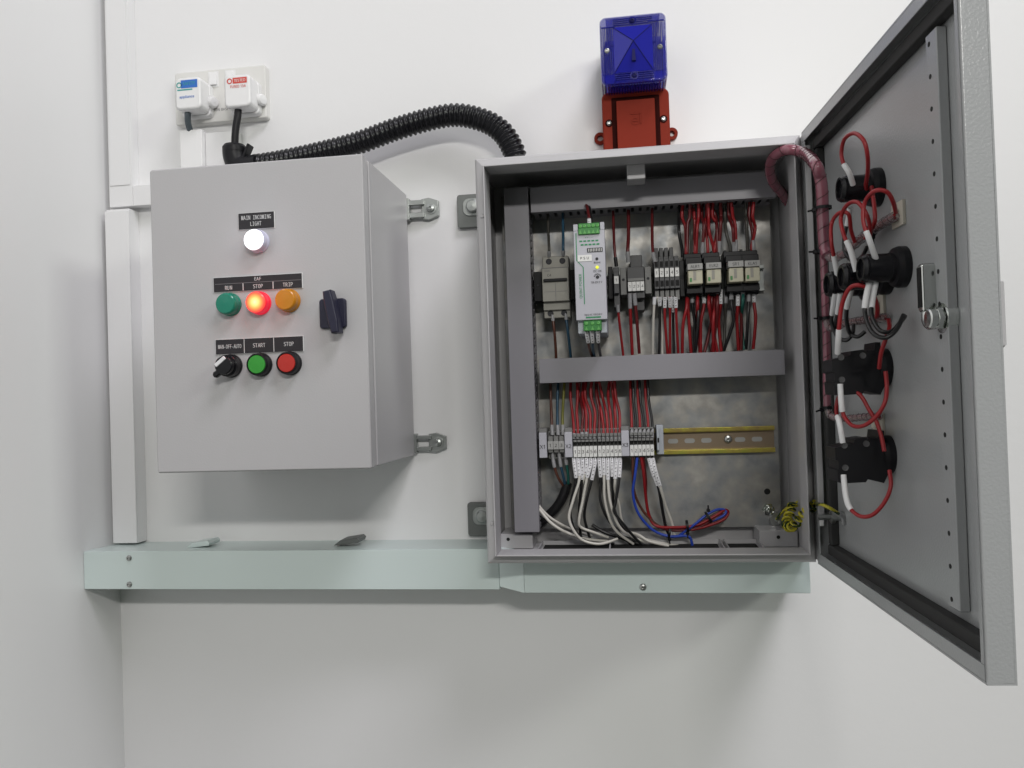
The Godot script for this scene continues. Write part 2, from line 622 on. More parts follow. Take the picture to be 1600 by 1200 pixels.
func button(t: Node3D, x: float, y: float, z: float, cap: String):
	var g := geo(t)
	g.lathe(Vector3(x, y, z), Vector3(0, 0, 1), [Vector2(14.8, 0), Vector2(14.8, 3), Vector2(14.2, 4), Vector2(13.9, 12), Vector2(13.2, 13.6), Vector2(12.0, 13.9), Vector2(11.7, 12.0), Vector2(0, 12.0)], 32)
	var b := put("push_button", g, M.black_plastic, t)
	g = geo(t)
	g.lathe(Vector3(x, y, z + 9), Vector3(0, 0, 1), [Vector2(11.4, 0), Vector2(11.4, 4.2), Vector2(10.8, 5.0), Vector2(0, 5.4)], 32)
	put("cap", g, M[cap], b)

func nameplate(t: Node3D, x0: float, x1: float, y0: float, y1: float, z: float, slope := 0.0) -> MeshInstance3D:
	var g := geo(t)
	g.xf = g.xf * Transform3D(Basis(Vector3(0, 0, 1), slope), Vector3((x0 + x1) / 2, (y0 + y1) / 2, z))
	var w := (x1 - x0) / 2
	var h := (y1 - y0) / 2
	g.slab(-w, w, -h, h, 0, 1.2, 0.0)
	var b := put("label_plate", g, M.plate_edge, t)
	g = geo(t)
	g.xf = g.xf * Transform3D(Basis(Vector3(0, 0, 1), slope), Vector3((x0 + x1) / 2, (y0 + y1) / 2, z))
	g.slab(-w + 0.4, w - 0.8, -h + 0.4, h - 0.4, 1.2, 1.5, 0.0)
	put("face", g, M.label_black, b)
	return b

func closed_enclosure():
	var t := thing("electrical_enclosure", Vector3(-270, 128, 0), "closed light grey steel enclosure with indicator lights, buttons and black key handle", "electrical enclosure")
	var x0 := -412.2
	var x1 := -129.0
	var y0 := 128.1
	var y1 := 515.3
	var g := geo(t)
	g.slab(x0, x1 - 0.6, y0 + 0.6, y1 - 0.6, 12, 188.0, 2.2)
	put("body", g, M.grey_paint, t)
	g = geo(t)
	g.slab(x0 + 5, x1 - 5.6, y0 + 5, y1 - 5, 188, 197.2, 0.0)
	put("door_seal", g, M.gasket, t)
	g = geo(t)
	g.slab(x0, x1, y0, y1, 197.2, 215, 2.2)
	put("door", g, M.grey_paint, t)
	g = geo(t)
	g.lathe(Vector3(-375, y0 + 0.6, 150), Vector3(0, -1, 0), [Vector2(16, 0), Vector2(15, 4), Vector2(0, 4.5)], 20)
	put("drain_plug", g, M.grey_paint, t)
	# the two wall brackets on the right-hand side
	for y in [492.0, 146.5]:
		g = geo(t)
		var k := 13.0 if y > 300.0 else 11.0
		g.slab(-130, -104, y + 5.5, y + k, 4, 12, 0.8)
		g.slab(-130, -104, y - k, y - 5.5, 4, 12, 0.8)
		g.slab(-131, -126, y - k - 3, y + k + 3, 2, 14, 0.8)
		g.prism(PackedVector2Array([Vector2(-109, y + k + 2), Vector2(-109, y - k - 2), Vector2(-98, y - k - 3.5), Vector2(-83, y - k + 2), Vector2(-83, y + k - 2), Vector2(-98, y + k + 3.5)]), 2, 7.5, 0.8)
		var b := put("wall_bracket", g, M.zinc, t)
		g = geo(t)
		g.lathe(Vector3(-95, y, 7.5), Vector3(0, 0, 1), [Vector2(8.5, 0), Vector2(8.5, 1.2), Vector2(6.2, 1.4), Vector2(5.4, 4), Vector2(2.2, 5), Vector2(2.0, 3), Vector2(0, 3)], 20)
		put("bolt", g, M.zinc, b)
	# nameplates and their engraving
	var p := nameplate(t, -292.5, -244.5, 430.5, 451.5, 215)
	words(p, "MAIN INCOMING", 5.2, Vector3(-268.6, 445.2, 216.6), M.engraving, 0.70, Basis.IDENTITY, 0.2, "Droid Sans Mono")
	words(p, "LIGHT", 5.2, Vector3(-269.5, 437.2, 216.6), M.engraving, 0.70, Basis.IDENTITY, 0.2, "Droid Sans Mono")
	p = nameplate(t, -328, -210.5, 353.5, 372.4, 215)
	var put_line := func(parent, a0, a1, b0, b1, m):
		var q := geo(t)
		q.slab(a0, a1, b0, b1, 216.4, 216.7)
		put("engraved_line", q, M[m], parent)
	put_line.call(p, -326, -212, 363.6, 364.2, "print_grey")
	put_line.call(p, -289.0, -288.0, 354.5, 363.4, "engraving")
	put_line.call(p, -249.4, -248.4, 354.5, 363.4, "engraving")
	words(p, "EAF", 4.2, Vector3(-269, 368.1, 216.6), M.engraving, 0.9, Basis.IDENTITY, 0.2, "Droid Sans Mono")
	words(p, "RUN", 5.0, Vector3(-308, 358.8, 216.6), M.engraving, 0.8, Basis.IDENTITY, 0.2, "Droid Sans Mono")
	words(p, "STOP", 5.0, Vector3(-268.8, 358.8, 216.6), M.engraving, 0.8, Basis.IDENTITY, 0.2, "Droid Sans Mono")
	words(p, "TRIP", 5.0, Vector3(-229.5, 358.8, 216.6), M.engraving, 0.8, Basis.IDENTITY, 0.2, "Droid Sans Mono")
	p = nameplate(t, -327.5, -211.5, 275.2, 294.4, 215)
	put_line.call(p, -289.6, -288.8, 276, 293.6, "engraving")
	put_line.call(p, -250.6, -249.8, 276, 293.6, "engraving")
	words(p, "MAN-OFF-AUTO", 5.0, Vector3(-308.4, 285.0, 216.6), M.engraving, 0.62, Basis.IDENTITY, 0.2, "Droid Sans Mono")
	words(p, "START", 5.0, Vector3(-269.6, 285.0, 216.6), M.engraving, 0.8, Basis.IDENTITY, 0.2, "Droid Sans Mono")
	words(p, "STOP", 5.0, Vector3(-230.6, 285.0, 216.6), M.engraving, 0.8, Basis.IDENTITY, 0.2, "Droid Sans Mono")
	# lights, buttons, selector and handle
	lamp(t, -267, 414.6, 215, "lens_white_rim", "lit_white")
	lamp(t, -306.3, 337.6, 215, "lens_green", "lens_green")
	lamp(t, -267, 337.4, 215, "lit_red_rim", "lit_red")
	lamp(t, -228.6, 338.6, 215, "lens_amber", "lens_amber")
	button(t, -268, 260.6, 215, "cap_green")
	button(t, -229.4, 260.8, 215, "cap_red")
	for a in [["white_glow", Vector3(-267, 414.6, 233), Color(0.93, 0.93, 1.0), 0.0008], ["red_glow", Vector3(-267, 337.4, 233), Color(1.0, 0.16, 0.12), 0.0012]]:
		var o := OmniLight3D.new()
		o.name = a[0]
		o.position = a[1] * MM - t.position
		o.light_color = a[2]
		o.light_energy = a[3]
		o.light_size = 0.01
		o.omni_range = 4.0
		o.omni_attenuation = 2.0
		o.shadow_enabled = true
		t.add_child(o)
	g = geo(t)
	var c := Vector3(-307.4, 260.6, 215)
	g.lathe(c, Vector3(0, 0, 1), [Vector2(14.8, 0), Vector2(14.8, 3), Vector2(14.2, 4), Vector2(13.6, 13), Vector2(12.8, 14), Vector2(0, 14)], 32)
	var sel := put("selector_switch", g, M.black_gloss, t)
	g = geo(t)
	g.xf = g.xf * Transform3D(Basis(Vector3(0, 0, 1), deg_to_rad(33)), c)
	g.lathe(Vector3(0, 0, 14), Vector3(0, 0, 1), [Vector2(11.8, 0), Vector2(11.4, 7), Vector2(10.4, 8.2), Vector2(0, 8.6)], 28)
	g.box(Vector3(-12.5, -3, 18), Vector3(13, 8, 8), 2.4)
	put("knob", g, M.black_gloss, sel)
	g = geo(t)
	g.xf = g.xf * Transform3D(Basis(Vector3(0, 0, 1), deg_to_rad(38)), c)
	g.slab(-8, 8.5, 3.4, 8.4, 21.5, 23.6, 0.8)
	put("pointer", g, M.sleeve_white, sel)
	g = geo(t)
	g.prism(g.rrect(-188.5, -155, 301.5, 338, 4), 215, 221, 1.5)
	var h := put("key_handle", g, M.navy_plastic, t)
	g = geo(t)
	g.xf = g.xf * Transform3D(Basis(Vector3(0, 0, 1), deg_to_rad(-79)), Vector3(-167.5, 320.5, 221))
	g.prism(PackedVector2Array([Vector2(-26, -5.0), Vector2(-14, -6.5), Vector2(12, -6.5), Vector2(26, -5.5), Vector2(27, 4), Vector2(12, 6), Vector2(-14, 6), Vector2(-26, 5.0)]), 0, 17, 2.2)
	put("grip", g, M.navy_plastic, h)
	g = geo(t)
	g.slab(-163.5, -162.4, 318, 325, 222.2, 230.5, 0.0)
	put("key_slot", g, M.zinc, h)


func open_enclosure():
	var t := thing("electrical_enclosure", Vector3(200, 0, 0), "open grey steel enclosure full of wiring with its door swung out to the right", "electrical enclosure")
	var H := 515.5
	var g := geo(t)
	g.slab(0, 400, 0, H, 12, 13.6, 0.0)
	g.slab(0, 1.6, 0, H, 13.6, 155, 0.0)
	g.slab(398.4, 400, 0, H, 13.6, 155, 0.0)
	g.slab(1.6, 398.4, H - 1.6, H, 13.6, 155, 0.0)
	g.slab(1.6, 398.4, 0, 1.6, 13.6, 155, 0.0)
	put("body", g, M.grey_paint, t)
	g = geo(t)
	var ring := [[0.0, 400.0, 0.0, H, 155.0], [3.0, 397.0, 3.0, H - 3.0, 160.5], [14.0, 388.5, 13.5, H - 15.5, 166.5]]
	for k in 2:
		var a: Array = ring[k]
		var b: Array = ring[k + 1]
		var pa := [Vector3(a[0], a[2], a[4]), Vector3(a[1], a[2], a[4]), Vector3(a[1], a[3], a[4]), Vector3(a[0], a[3], a[4])]
		var pb := [Vector3(b[0], b[2], b[4]), Vector3(b[1], b[2], b[4]), Vector3(b[1], b[3], b[4]), Vector3(b[0], b[3], b[4])]
		for e in 4:
			var f := (e + 1) % 4
			var o: Vector3 = (pa[f] - pa[e]).cross(pb[e] - pa[e]).normalized()
			g.flat([pa[e], pa[f], pb[f], pb[e]], o if o.z > 0 else -o)
	put("front_flange", g, M.grey_paint, t)
	g = geo(t)
	g.slab(13.2, 15.2, 12.6, H - 14.6, 138, 177, 0.7)
	g.slab(388, 390, 12.6, H - 14.6, 138, 177, 0.7)
	g.slab(15.2, 388, H - 16.6, H - 14.6, 138, 177, 0.7)
	g.slab(15.2, 388, 12.6, 14.6, 138, 177, 0.7)
	put("gutter_lip", g, M.grey_paint, t)
	g = geo(t)
	g.slab(192, 215, 481, 500.5, 104, 136, 1.0)
	put("door_keeper", g, M.grey_paint, t)
	for y in [440.0, 52.0]:
		g = geo(t)
		g.lathe(Vector3(9, y, 165), Vector3(0, 0, 1), [Vector2(2.6, 0), Vector2(2.2, 1), Vector2(0, 1.2)], 12)
		put("rivet", g, M.grey_paint, t)
	# floor of the box: the corner feet and the raised rims of the cable openings
	for a in [[3.0, 48.0, 2.0, 22.0], [348.0, 397.0, 2.0, 24.0]]:
		g = geo(t)
		g.slab(a[0], a[1], a[2], a[3], 14, 70, 1.0)
		var f := put("corner_foot", g, M.grey_paint, t)
		g = geo(t)
		var hx: float = a[0] + 11.0 if a[0] < 100 else 372.0
		g.cyl(Vector3(hx, 15, 69), Vector3(hx, 15, 70.3), 2.4, 14)
		put("hole", g, M.dark_slot, f)
	g = geo(t)
	g.slab(62, 296, 1.7, 2.4, 45, 140, 0.0)
	g.slab(304, 346, 1.7, 2.4, 45, 140, 0.0)
	put("cable_opening", g, M.dark_slot, t)
	g = geo(t)
	g.slab(58, 300, 1.6, 7.5, 42, 44, 0.4)
	g.slab(304, 349, 1.6, 7.5, 42, 44, 0.4)
	for x in [58.0, 152.0, 298.5, 304.0, 347.0]:
		g.slab(x, x + 1.6, 1.6, 8.5, 44, 142, 0.4)
	put("opening_rim", g, M.grey_paint, t)
	g = geo(t)
	g.slab(14, 384, 22, 497, 28, 30, 0.4)
	var plate := put("mounting_plate", g, M.galvanised, t)
	for a in [[366.5, 70.0, 4.2]]:
		g = geo(t)
		g.cyl(Vector3(a[0], a[1], 30), Vector3(a[0], a[1], 30.4), a[2], 16)
		put("hole", g, M.dark_slot, plate)
	g = geo(t)
	g.lathe(Vector3(367, 46, 30), Vector3(0, 0, 1), [Vector2(8.6, 0), Vector2(8.6, 1.6), Vector2(6.4, 1.8), Vector2(6.4, 6), Vector2(4.0, 6.4), Vector2(4, 12), Vector2(0, 12.4)], 6)
	put("plate_bolt", g, M.chrome, t)
	g = geo(t)
	g.lathe(Vector3(378, 32, 14), Vector3(0, 0, 1), [Vector2(11, 0), Vector2(11, 22), Vector2(10, 23), Vector2(4.5, 23.2), Vector2(4.3, 46), Vector2(0, 46.5)], 20)
	put("earth_stud", g, M.steel_screw, t)
	for e in [[-55.0, 460.0, 509.0], [-54.0, 9.0, 58.0]]:
		g = geo(t)
		g.prism(g.rrect(e[0], 20, e[1], e[2], 4), 2, 9, 1.0)
		var b := put("wall_bracket", g, M.dark_zinc, t)
		g = geo(t)
		var yc: float = (e[1] + e[2]) / 2 + 5
		g.prism(g.rrect(-46, 10, yc - 13, yc + 13, 9), 9, 11.5, 0.8)
		put("bracket_washer", g, M.zinc, b)
		g = geo(t)
		g.lathe(Vector3(-31, yc, 11.5), Vector3(0, 0, 1), [Vector2(11.5, 0), Vector2(11.5, 1.4), Vector2(9.6, 1.6), Vector2(9.4, 6.5), Vector2(7.5, 8), Vector2(0, 8.6)], 24)
		put("bolt", g, M.zinc, b)
	g = geo(t)
	g.slab(400.2, 403.5, 3, H - 3, 138, 163.6, 0.6)
	put("hinge_flange", g, M.grey_paint, t)
	# the hinge strip with its nylon pads
	var D := door_xf()
	g = geo(t)
	g.xf = g.xf * D
	g.slab(11, 13.5, 58, 496, -6, 0.5, 0.3)
	var hs := put("hinge_strip", g, M.grey_paint, t)
	for y in [461.0, 423.0, 86.0, 46.0]:
		g = geo(t)
		g.xf = g.xf * D
		g.slab(5, 11, y, y + 16, -6, -1, 0.8)
		put("hinge_pad", g, M.white_plastic, hs)


func door_xf() -> Transform3D:
	var d := Vector3(0.053710, 0.000000, 0.998557)
	return Transform3D(Basis(d, Vector3.UP, d.cross(Vector3.UP)), Vector3(400, 0, 164.2))


func open_door():
	var t := get_node("electrical_enclosure_001")
	var D := door_xf()
	var dg := func() -> Geo:
		var q := geo(t)
		q.xf = q.xf * D
		return q
	var W := 403.0
	var H := 515.5
	var g: Geo = dg.call()
	g.box(Vector3(W / 2, H / 2, -19.2), Vector3(W, H, 1.6), 0.0)
	g.slab(0, W, 0, 1.6, -18.4, 0, 0.0)
	g.slab(0, W, H - 1.6, H, -18.4, 0, 0.0)
	g.slab(-9, 1.6, 1.6, H - 1.6, -18.4, -2, 0.0)
	g.slab(0, 1.6, 1.6, H - 1.6, -2, 0, 0.0)
	g.slab(W - 3, W, 0, H, -20, 0, 2.4)
	g.slab(1.6, W - 3, 1.6, 13, -1.4, 0, 0.4)
	g.slab(1.6, W - 3, H - 13, H - 1.6, -1.4, 0, 0.4)
	g.slab(1.6, 10, 13, H - 13, -1.4, 0, 0.4)
	g.slab(W - 8, W - 3, 13, H - 13, -1.4, 0, 0.4)
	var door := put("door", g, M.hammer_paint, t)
	g = dg.call()
	g.slab(14, W - 12, 13.5, 26, -18.4, -8, 1.5)
	g.slab(14, W - 12, H - 26, H - 13.5, -18.4, -8, 1.5)
	g.slab(14, 26, 26, H - 26, -18.4, -9, 1.5)
	put("gasket", g, M.gasket, door)
	g = dg.call()
	g.slab(323, 343, 34, 487, -18.4, -10, 1.2)
	put("stiffener", g, M.hammer_paint, door)
	for i in 18:
		g = dg.call()
		var y := 478.0 - 25.7 * i
		g.cyl(Vector3(330, y, -10.2), Vector3(330, y, -9.7), 2.0, 12)
		put("stiffener_hole", g, M.dark_slot, door)
	# cam lock with its tongue of three plates, and the handle outside
	g = dg.call()
	g.lathe(Vector3(333, 261, -18), Vector3(0, 0, 1), [Vector2(12, 0), Vector2(12, 8), Vector2(7.5, 8.3), Vector2(7.5, 18), Vector2(6.5, 19), Vector2(0, 19.4)], 24)
	var lock := put("cam_lock", g, M.chrome, t)
	g = dg.call()
	g.slab(315, 325, 267, 306, -12, 1, 2.2)
	g.tube([Vector3(320, 270, -5), Vector3(321, 262, -4), Vector3(326, 257, -4), Vector3(333, 258, -5)], 4.6, 10, 5)
	g.lathe(Vector3(333, 261, -9), Vector3(0, 0, 1), [Vector2(9.5, 0), Vector2(9.5, 4), Vector2(5.5, 4.4), Vector2(5.5, 8), Vector2(0, 8.4)], 6)
	put("tongue", g, M.chrome, lock)
	g = dg.call()
	for i in 3:
		g.slab(316.8 + i * 2.6, 318.2 + i * 2.6, 271, 303, 0.6, 1.3, 0.0)
	put("tongue_slots", g, M.dark_slot, lock)
	g = dg.call()
	g.slab(350, 384, 234, 284, -33, -20, 2.5)
	put("outer_handle", g, M.grey_paint, door)
	# backs of the lights and switches
	var back := func(s: float, y: float, far: float, r: float, big: bool):
		var q: Geo = dg.call()
		q.lathe(Vector3(s, y, -18.4), Vector3(0, 0, 1), [Vector2(18.5, 0), Vector2(18.5, 6), Vector2(17, 10), Vector2(13.2, 11), Vector2(13.2, 14), Vector2(0, 14)], 28)
		var part := put("contact_block" if big else "pilot_light", q, M.black_plastic, t)
		q = dg.call()
		if big:
			# the stepped outline of collar, latch lever and clipped-on contact elements, as wide as the collar
			q.xf = q.xf * Transform3D(Basis(Vector3(0, 0, 1), Vector3(0, 1, 0), Vector3(-1, 0, 0)), Vector3(s, y, 0))
			q.prism(PackedVector2Array([Vector2(36.5, 8.9), Vector2(36.5, -2.6), Vector2(34.1, -3.6), Vector2(34.1, -11.3), Vector2(35.5, -12.5), Vector2(34.9, -23.6), Vector2(29.9, -24.8), Vector2(9.6, -24.2), Vector2(7.8, -21.5), Vector2(-6.8, -25.4), Vector2(-10.6, -17.8), Vector2(-14.3, -18.5), Vector2(-14.3, 11.0), Vector2(-9.0, 12.9), Vector2(-8.5, 23.8), Vector2(-4.0, 24.1), Vector2(-2.9, 16.5), Vector2(3.8, 16.5), Vector2(5.4, 14.1), Vector2(7.2, 17.7), Vector2(18.4, 16.5), Vector2(19.2, 12.6)]), -15, 15, 1.0)
			put("housing", q, M.black_plastic, part)
			for k in [[28.0, 11.0], [28.0, -10.0], [8.0, 12.0]]:
				q = dg.call()
				q.lathe(Vector3(s + 15, y + k[1], k[0]), Vector3(1, 0, 0), [Vector2(3.0, 0), Vector2(3.0, 0.6), Vector2(2.2, 0.3), Vector2(0, 0.3)], 14)
				put("terminal_screw", q, M.terminal_dark, part)
		else:
			q.lathe(Vector3(s, y, -6), Vector3(0, 0, 1), [Vector2(r, 0), Vector2(r, far + 1), Vector2(r - 0.9, far + 1.6), Vector2(r - 0.9, far + 2.6), Vector2(r, far + 3), Vector2(r - 1.5, far + 6), Vector2(r - 4, far + 6), Vector2(r - 4.4, far + 3), Vector2(0, far + 3)], 28)
			put("lamp_body", q, M.black_gloss, part)
		return part
	back.call(190, 400, 19, 12.8, false)
	back.call(243, 315, 20, 12.8, false)
	back.call(204, 313.5, 25, 12.8, false)
	back.call(163, 312, 26, 12.8, false)
	back.call(190, 226.5, 40, 16, true)
	back.call(190, 143.5, 40, 16, true)
	for a in [[238.0, 363.0], [183.0, 286.0], [168.0, 172.0]]:
		g = dg.call()
		g.slab(a[0] - 13, a[0] + 13, a[1] - 11, a[1] + 11, -18.4, -15.5, 0.4)
		g.slab(a[0] - 5, a[0] + 5, a[1] - 4, a[1] + 4, -15.5, -11.5, 0.6)
		put("tie_mount", g, M.mount_cream, t)
	g = dg.call()
	g.lathe(Vector3(44, 62, -18), Vector3(0, 0, 1), [Vector2(6.5, 0), Vector2(6.5, 3), Vector2(4.2, 3.2), Vector2(4.2, 10), Vector2(7.2, 10.2), Vector2(7.2, 14), Vector2(3.2, 14.2), Vector2(3.2, 28), Vector2(0, 28.4)], 18)
	put("door_earth_stud", g, M.steel_screw, t)


func ducts():
	# each duct: base and cover along one run, slotted walls either side
	var run := func(label: String, x0: float, x1: float, y0: float, y1: float, upright: bool):
		var t := thing("wire_duct", Vector3((x0 + x1) / 2, y0, 30), label, "wire duct", "grey slotted wire ducts")
		var g := geo(t)
		g.slab(x0 + 1, x1 - 1, y0 + 1, y1 - 1, 30.2, 32, 0.0)
		put("base", g, M.duct_grey, t)
		g = geo(t)
		g.slab(x0, x1, y0, y1, 83.5, 85.2, 0.6)
		if upright:
			g.slab(x0, x0 + 1.2, y0, y1, 74, 83.5, 0.3)
			g.slab(x1 - 1.2, x1, y0, y1, 74, 83.5, 0.3)
		else:
			g.slab(x0, x1, y0, y0 + 1.2, 74, 83.5, 0.3)
			g.slab(x0, x1, y1 - 1.2, y1, 74, 83.5, 0.3)
		put("cover", g, M.duct_grey, t)
		for side in 2:
			g = geo(t)
			var n := int((y1 - y0 if upright else x1 - x0) / 10.5)
			for i in n:
				var a := (y0 if upright else x0) + 2.0 + i * 10.5
				if upright:
					var b: float = x0 + 1.4 if side == 0 else x1 - 2.8
					g.slab(b, b + 1.4, a, a + 6.2, 44, 80, 0.0)
				else:
					var b: float = y0 + 1.4 if side == 0 else y1 - 2.8
					g.slab(a, a + 6.2, b, b + 1.4, 44, 80, 0.0)
			if upright:
				var b: float = x0 + 1.4 if side == 0 else x1 - 2.8
				g.slab(b, b + 1.4, y0 + 1, y1 - 1, 32, 44, 0.0)
			else:
				var b: float = y0 + 1.4 if side == 0 else y1 - 2.8
				g.slab(x0 + 1, x1 - 1, b, b + 1.4, 32, 44, 0.0)
			put("slotted_wall", g, M.duct_grey, t).set_meta("kind", "stuff")
		return t
	run.call("upright grey wire duct along the left of the open enclosure", 25.5, 59.2, 27, 494, true)
	run.call("grey wire duct across the top of the open enclosure, in shade", 62, 383, 458.5, 493, false)
	run.call("grey wire duct across the middle of the open enclosure between the two rows", 66, 386, 227, 260, false)


func din_rail(t: Node3D, x0: float, x1: float, yc: float, web: Material, lips: Material):
	var g := geo(t)
	g.slab(x0, x1, yc - 12.5, yc + 12.5, 30.2, 31.4, 0.0)
	put("web", g, web, t)
	g = geo(t)
	for s in [-1.0, 1.0]:
		g.slab(x0, x1, yc + s * 12.5 - 0.6, yc + s * 12.5 + 0.6, 31.4, 37.6, 0.0)
		g.slab(x0, x1, yc + s * 15.2 - 2.7, yc + s * 15.2 + 2.7, 37.6, 38.8, 0.5)
	put("lips", g, lips, t)


func upper_row():
	var t := thing("din_rail", Vector3(210, 361, 30), "upper mounting rail behind the power supply and relays", "rail", "mounting rails")
	din_rail(t, 55, 372, 360.5, M.zinc, M.zinc)
	# two-pole breaker
	t = thing("circuit_breaker", Vector3(92, 358, 38), "beige two-pole breaker left of the white power supply", "breaker")
	var g := geo(t)
	g.slab(74, 110, 315.5, 400, 39.5, 72, 1.2)
	g.slab(74, 110, 337, 383, 72, 84, 1.0)
	g.slab(74, 110, 326, 337, 72, 77, 0.8)
	put("housing", g, M.breaker_grey, t)
	g = geo(t)
	g.slab(76, 108, 363.5, 367.5, 84, 87.5, 0.8)
	put("toggle", g, M.black_plastic, t)
	for x in [83.0, 101.5]:
		for y in [393.0, 322.0]:
			g = geo(t)
			g.lathe(Vector3(x, y, 72), Vector3(0, 0, 1), [Vector2(4.2, 0.2), Vector2(3.4, 0.5), Vector2(2.6, 0.3), Vector2(0, 0.3)], 14)
			put("terminal_screw", g, M.print, t)
	g = geo(t)
	g.slab(91.7, 92.3, 338, 362, 84.1, 84.3)
	g.slab(74.5, 109.5, 381.8, 382.4, 84.1, 84.3)
	g.slab(76, 91, 350, 350.5, 84.1, 84.3)
	g.slab(93, 108, 350, 350.5, 84.1, 84.3)
	put("marking", g, M.print_grey, t)
	words(t, "C4", 3.4, Vector3(84, 372.5, 84.2), M.print, 1.0)
	words(t, "C60N", 2.2, Vector3(81, 378.4, 84.2), M.print_grey, 1.0)
	# power supply
	t = thing("power_supply", Vector3(141, 355, 38), "slim white power supply with green plugs and a yellow lit indicator", "power supply")
	g = geo(t)
	g.slab(123, 160, 288, 424, 39.5, 132, 1.0)
	put("case", g, M.supply_grey, t)
	g = geo(t)
	g.slab(121.5, 161.2, 304.5, 419, 128, 140, 1.0)
	g.slab(121.5, 127.5, 418.5, 427.5, 122, 140, 0.8)
	g.slab(155.5, 161.2, 418.5, 428.5, 122, 140, 0.8)
	put("front_cover", g, M.supply_white, t)
	for e in [[128.0, 155.2, 413.2, 428.5, 5], [130.5, 153.5, 290.5, 304.3, 3]]:
		g = geo(t)
		g.slab(e[0], e[1], e[2], e[3], 120, 138.5, 0.8)
		g.slab(e[0], e[1], e[2], e[3] - 7, 138.5, 142.5, 0.6)
		var pl := put("green_plug", g, M.plug_green, t)
		var n: int = e[4]
		for i in n:
			g = geo(t)
			var xc: float = e[0] + (e[1] - e[0]) * (i + 0.5) / n
			g.lathe(Vector3(xc, e[3] - 4.0, 138.5), Vector3(0, 0, 1), [Vector2(2.1, 0), Vector2(2.1, 1.4), Vector2(1.2, 1.6), Vector2(0, 1.2)], 12)
			g.prism(PackedVector2Array([Vector2(xc - 2, e[2] + 1), Vector2(xc + 2, e[2] + 1), Vector2(xc, e[2] + 6)]), 142.5, 143.2)
			put("clamp", g, M.plug_green_light, pl)
	g = geo(t)
	for b in [[124.4, 125.5, 381, 416], [132.2, 133.3, 325, 372]]:
		g.slab(b[0], b[1], b[2], b[3], 140.1, 140.4)
	g.prism(PackedVector2Array([Vector2(124.4, 381), Vector2(125.5, 381), Vector2(133.3, 372), Vector2(132.2, 372)]), 140.1, 140.4)
	for i in 5:
		g.slab(129 + i * 5.1, 132.6 + i * 5.1, 404.4, 406.2, 140.1, 140.4)
		g.slab(130.5 + i * 5.0, 134.2 + i * 5.0, 399.6, 401.6, 140.1, 140.4)
	g.slab(134, 153, 307, 308.8, 140.1, 140.4)
	put("green_print", g, M.print_green, t)
	words(t, "QUINT POWER", 3.4, Vector3(128.6, 348, 140.2), M.print_green, 1.0, Basis(Vector3(0, 0, 1), PI / 2))
	words(t, "+ + - - -", 2.4, Vector3(141.5, 409.6, 140.2), M.print_green, 1.0)
	g = geo(t)
	g.slab(138.5, 158, 390.5, 396, 140.1, 140.5)
	put("type_strip", g, M.print, t)
	g = geo(t)
	for i in 9:
		g.slab(140 + i * 2.0, 140.7 + i * 2.0, 391.3, 395.2, 140.5, 140.7)
	put("type_code", g, M.marker_white, t)
	g = geo(t)
	g.slab(126, 144, 379.5, 387.5, 140.1, 140.6)
	var sl := put("paper_label", g, M.marker_white, t)
	words(sl, "P S U", 3.2, Vector3(135, 383.5, 140.7), M.print, 1.1)
	g = geo(t)
	g.cyl(Vector3(150.4, 381.8, 140), Vector3(150.4, 381.8, 140.5), 1.9, 14)
	put("boost_lamp", g, M.print, t)
	words(t, "Boost", 2.4, Vector3(150.6, 377.2, 140.2), M.print, 1.0)
	g = geo(t)
	g.cyl(Vector3(150.4, 371, 140), Vector3(150.4, 371, 141.2), 2.0, 14, 0.4)
	put("lit_lamp", g, M.lit_led, t)
	words(t, "DC OK", 2.6, Vector3(150.6, 366.2, 140.2), M.print, 1.0)
	g = geo(t)
	g.cyl(Vector3(150.4, 358.6, 140), Vector3(150.4, 358.6, 140.6), 2.2, 16, 0.2)
	for i in 7:
		var a := PI * (0.1 + 0.8 * i / 6.0)
		g.box(Vector3(150.4 + 4.0 * cos(a), 358.6 + 4.0 * sin(a), 140.2), Vector3(1.6, 1.0, 0.3), 0.0, Basis(Vector3(0, 0, 1), a))
	put("trim_screw", g, M.print, t)
	words(t, "18-29.5 V", 2.6, Vector3(149, 352.2, 140.2), M.print, 0.95)
	words(t, "Input AC 100-240 V", 2.2, Vector3(143.5, 311.4, 140.2), M.print, 0.85)
	# fuse terminal, end stops, the small grey block and the row of five
	var stop := func(x0: float, x1: float, label: String, m: String, y0 := 341.5, y1 := 378.0, zz := 80.0):
		var q := thing("end_stop", Vector3((x0 + x1) / 2, y0, 38), label, "end stop", "rail end stops in the upper row")
		var k := geo(q)
		k.slab(x0, x1, y0, y1, 39.5, zz, 0.8)
		put("clamp", k, M[m], q)
		k = geo(q)
		k.lathe(Vector3((x0 + x1) / 2, (y0 + y1) / 2 + 2, zz), Vector3(0, 0, 1), [Vector2(1.9, 0.1), Vector2(1.5, 0.5), Vector2(0, 0.3)], 12)
		put("screw", k, M.print, q)
	stop.call(60.5, 72.5, "black end stop against the upright wire duct, left of the beige breaker", "black_plastic", 340.0, 381.0, 66.0)
	stop.call(110.8, 119.5, "dark end stop in the gap between breaker and power supply", "black_plastic", 340.0, 381.0, 66.0)
	stop.call(162.5, 168.8, "black end stop next to the power supply's right side", "black_plastic", 338.0, 382.0, 70.0)
	stop.call(178.6, 187.0, "dark grey end stop left of the small four-way block", "terminal_grey")
	stop.call(211.0, 219.8, "dark grey end stop right of the small four-way block", "terminal_grey")
	t = thing("fuse_terminal", Vector3(173.5, 352, 38), "single narrow black terminal between power supply and end stop", "terminal block")
	g = geo(t)
	g.slab(169.6, 177.6, 325, 379, 39.5, 80, 0.8)
	g.slab(170.2, 177, 343, 372, 80, 88, 0.8)
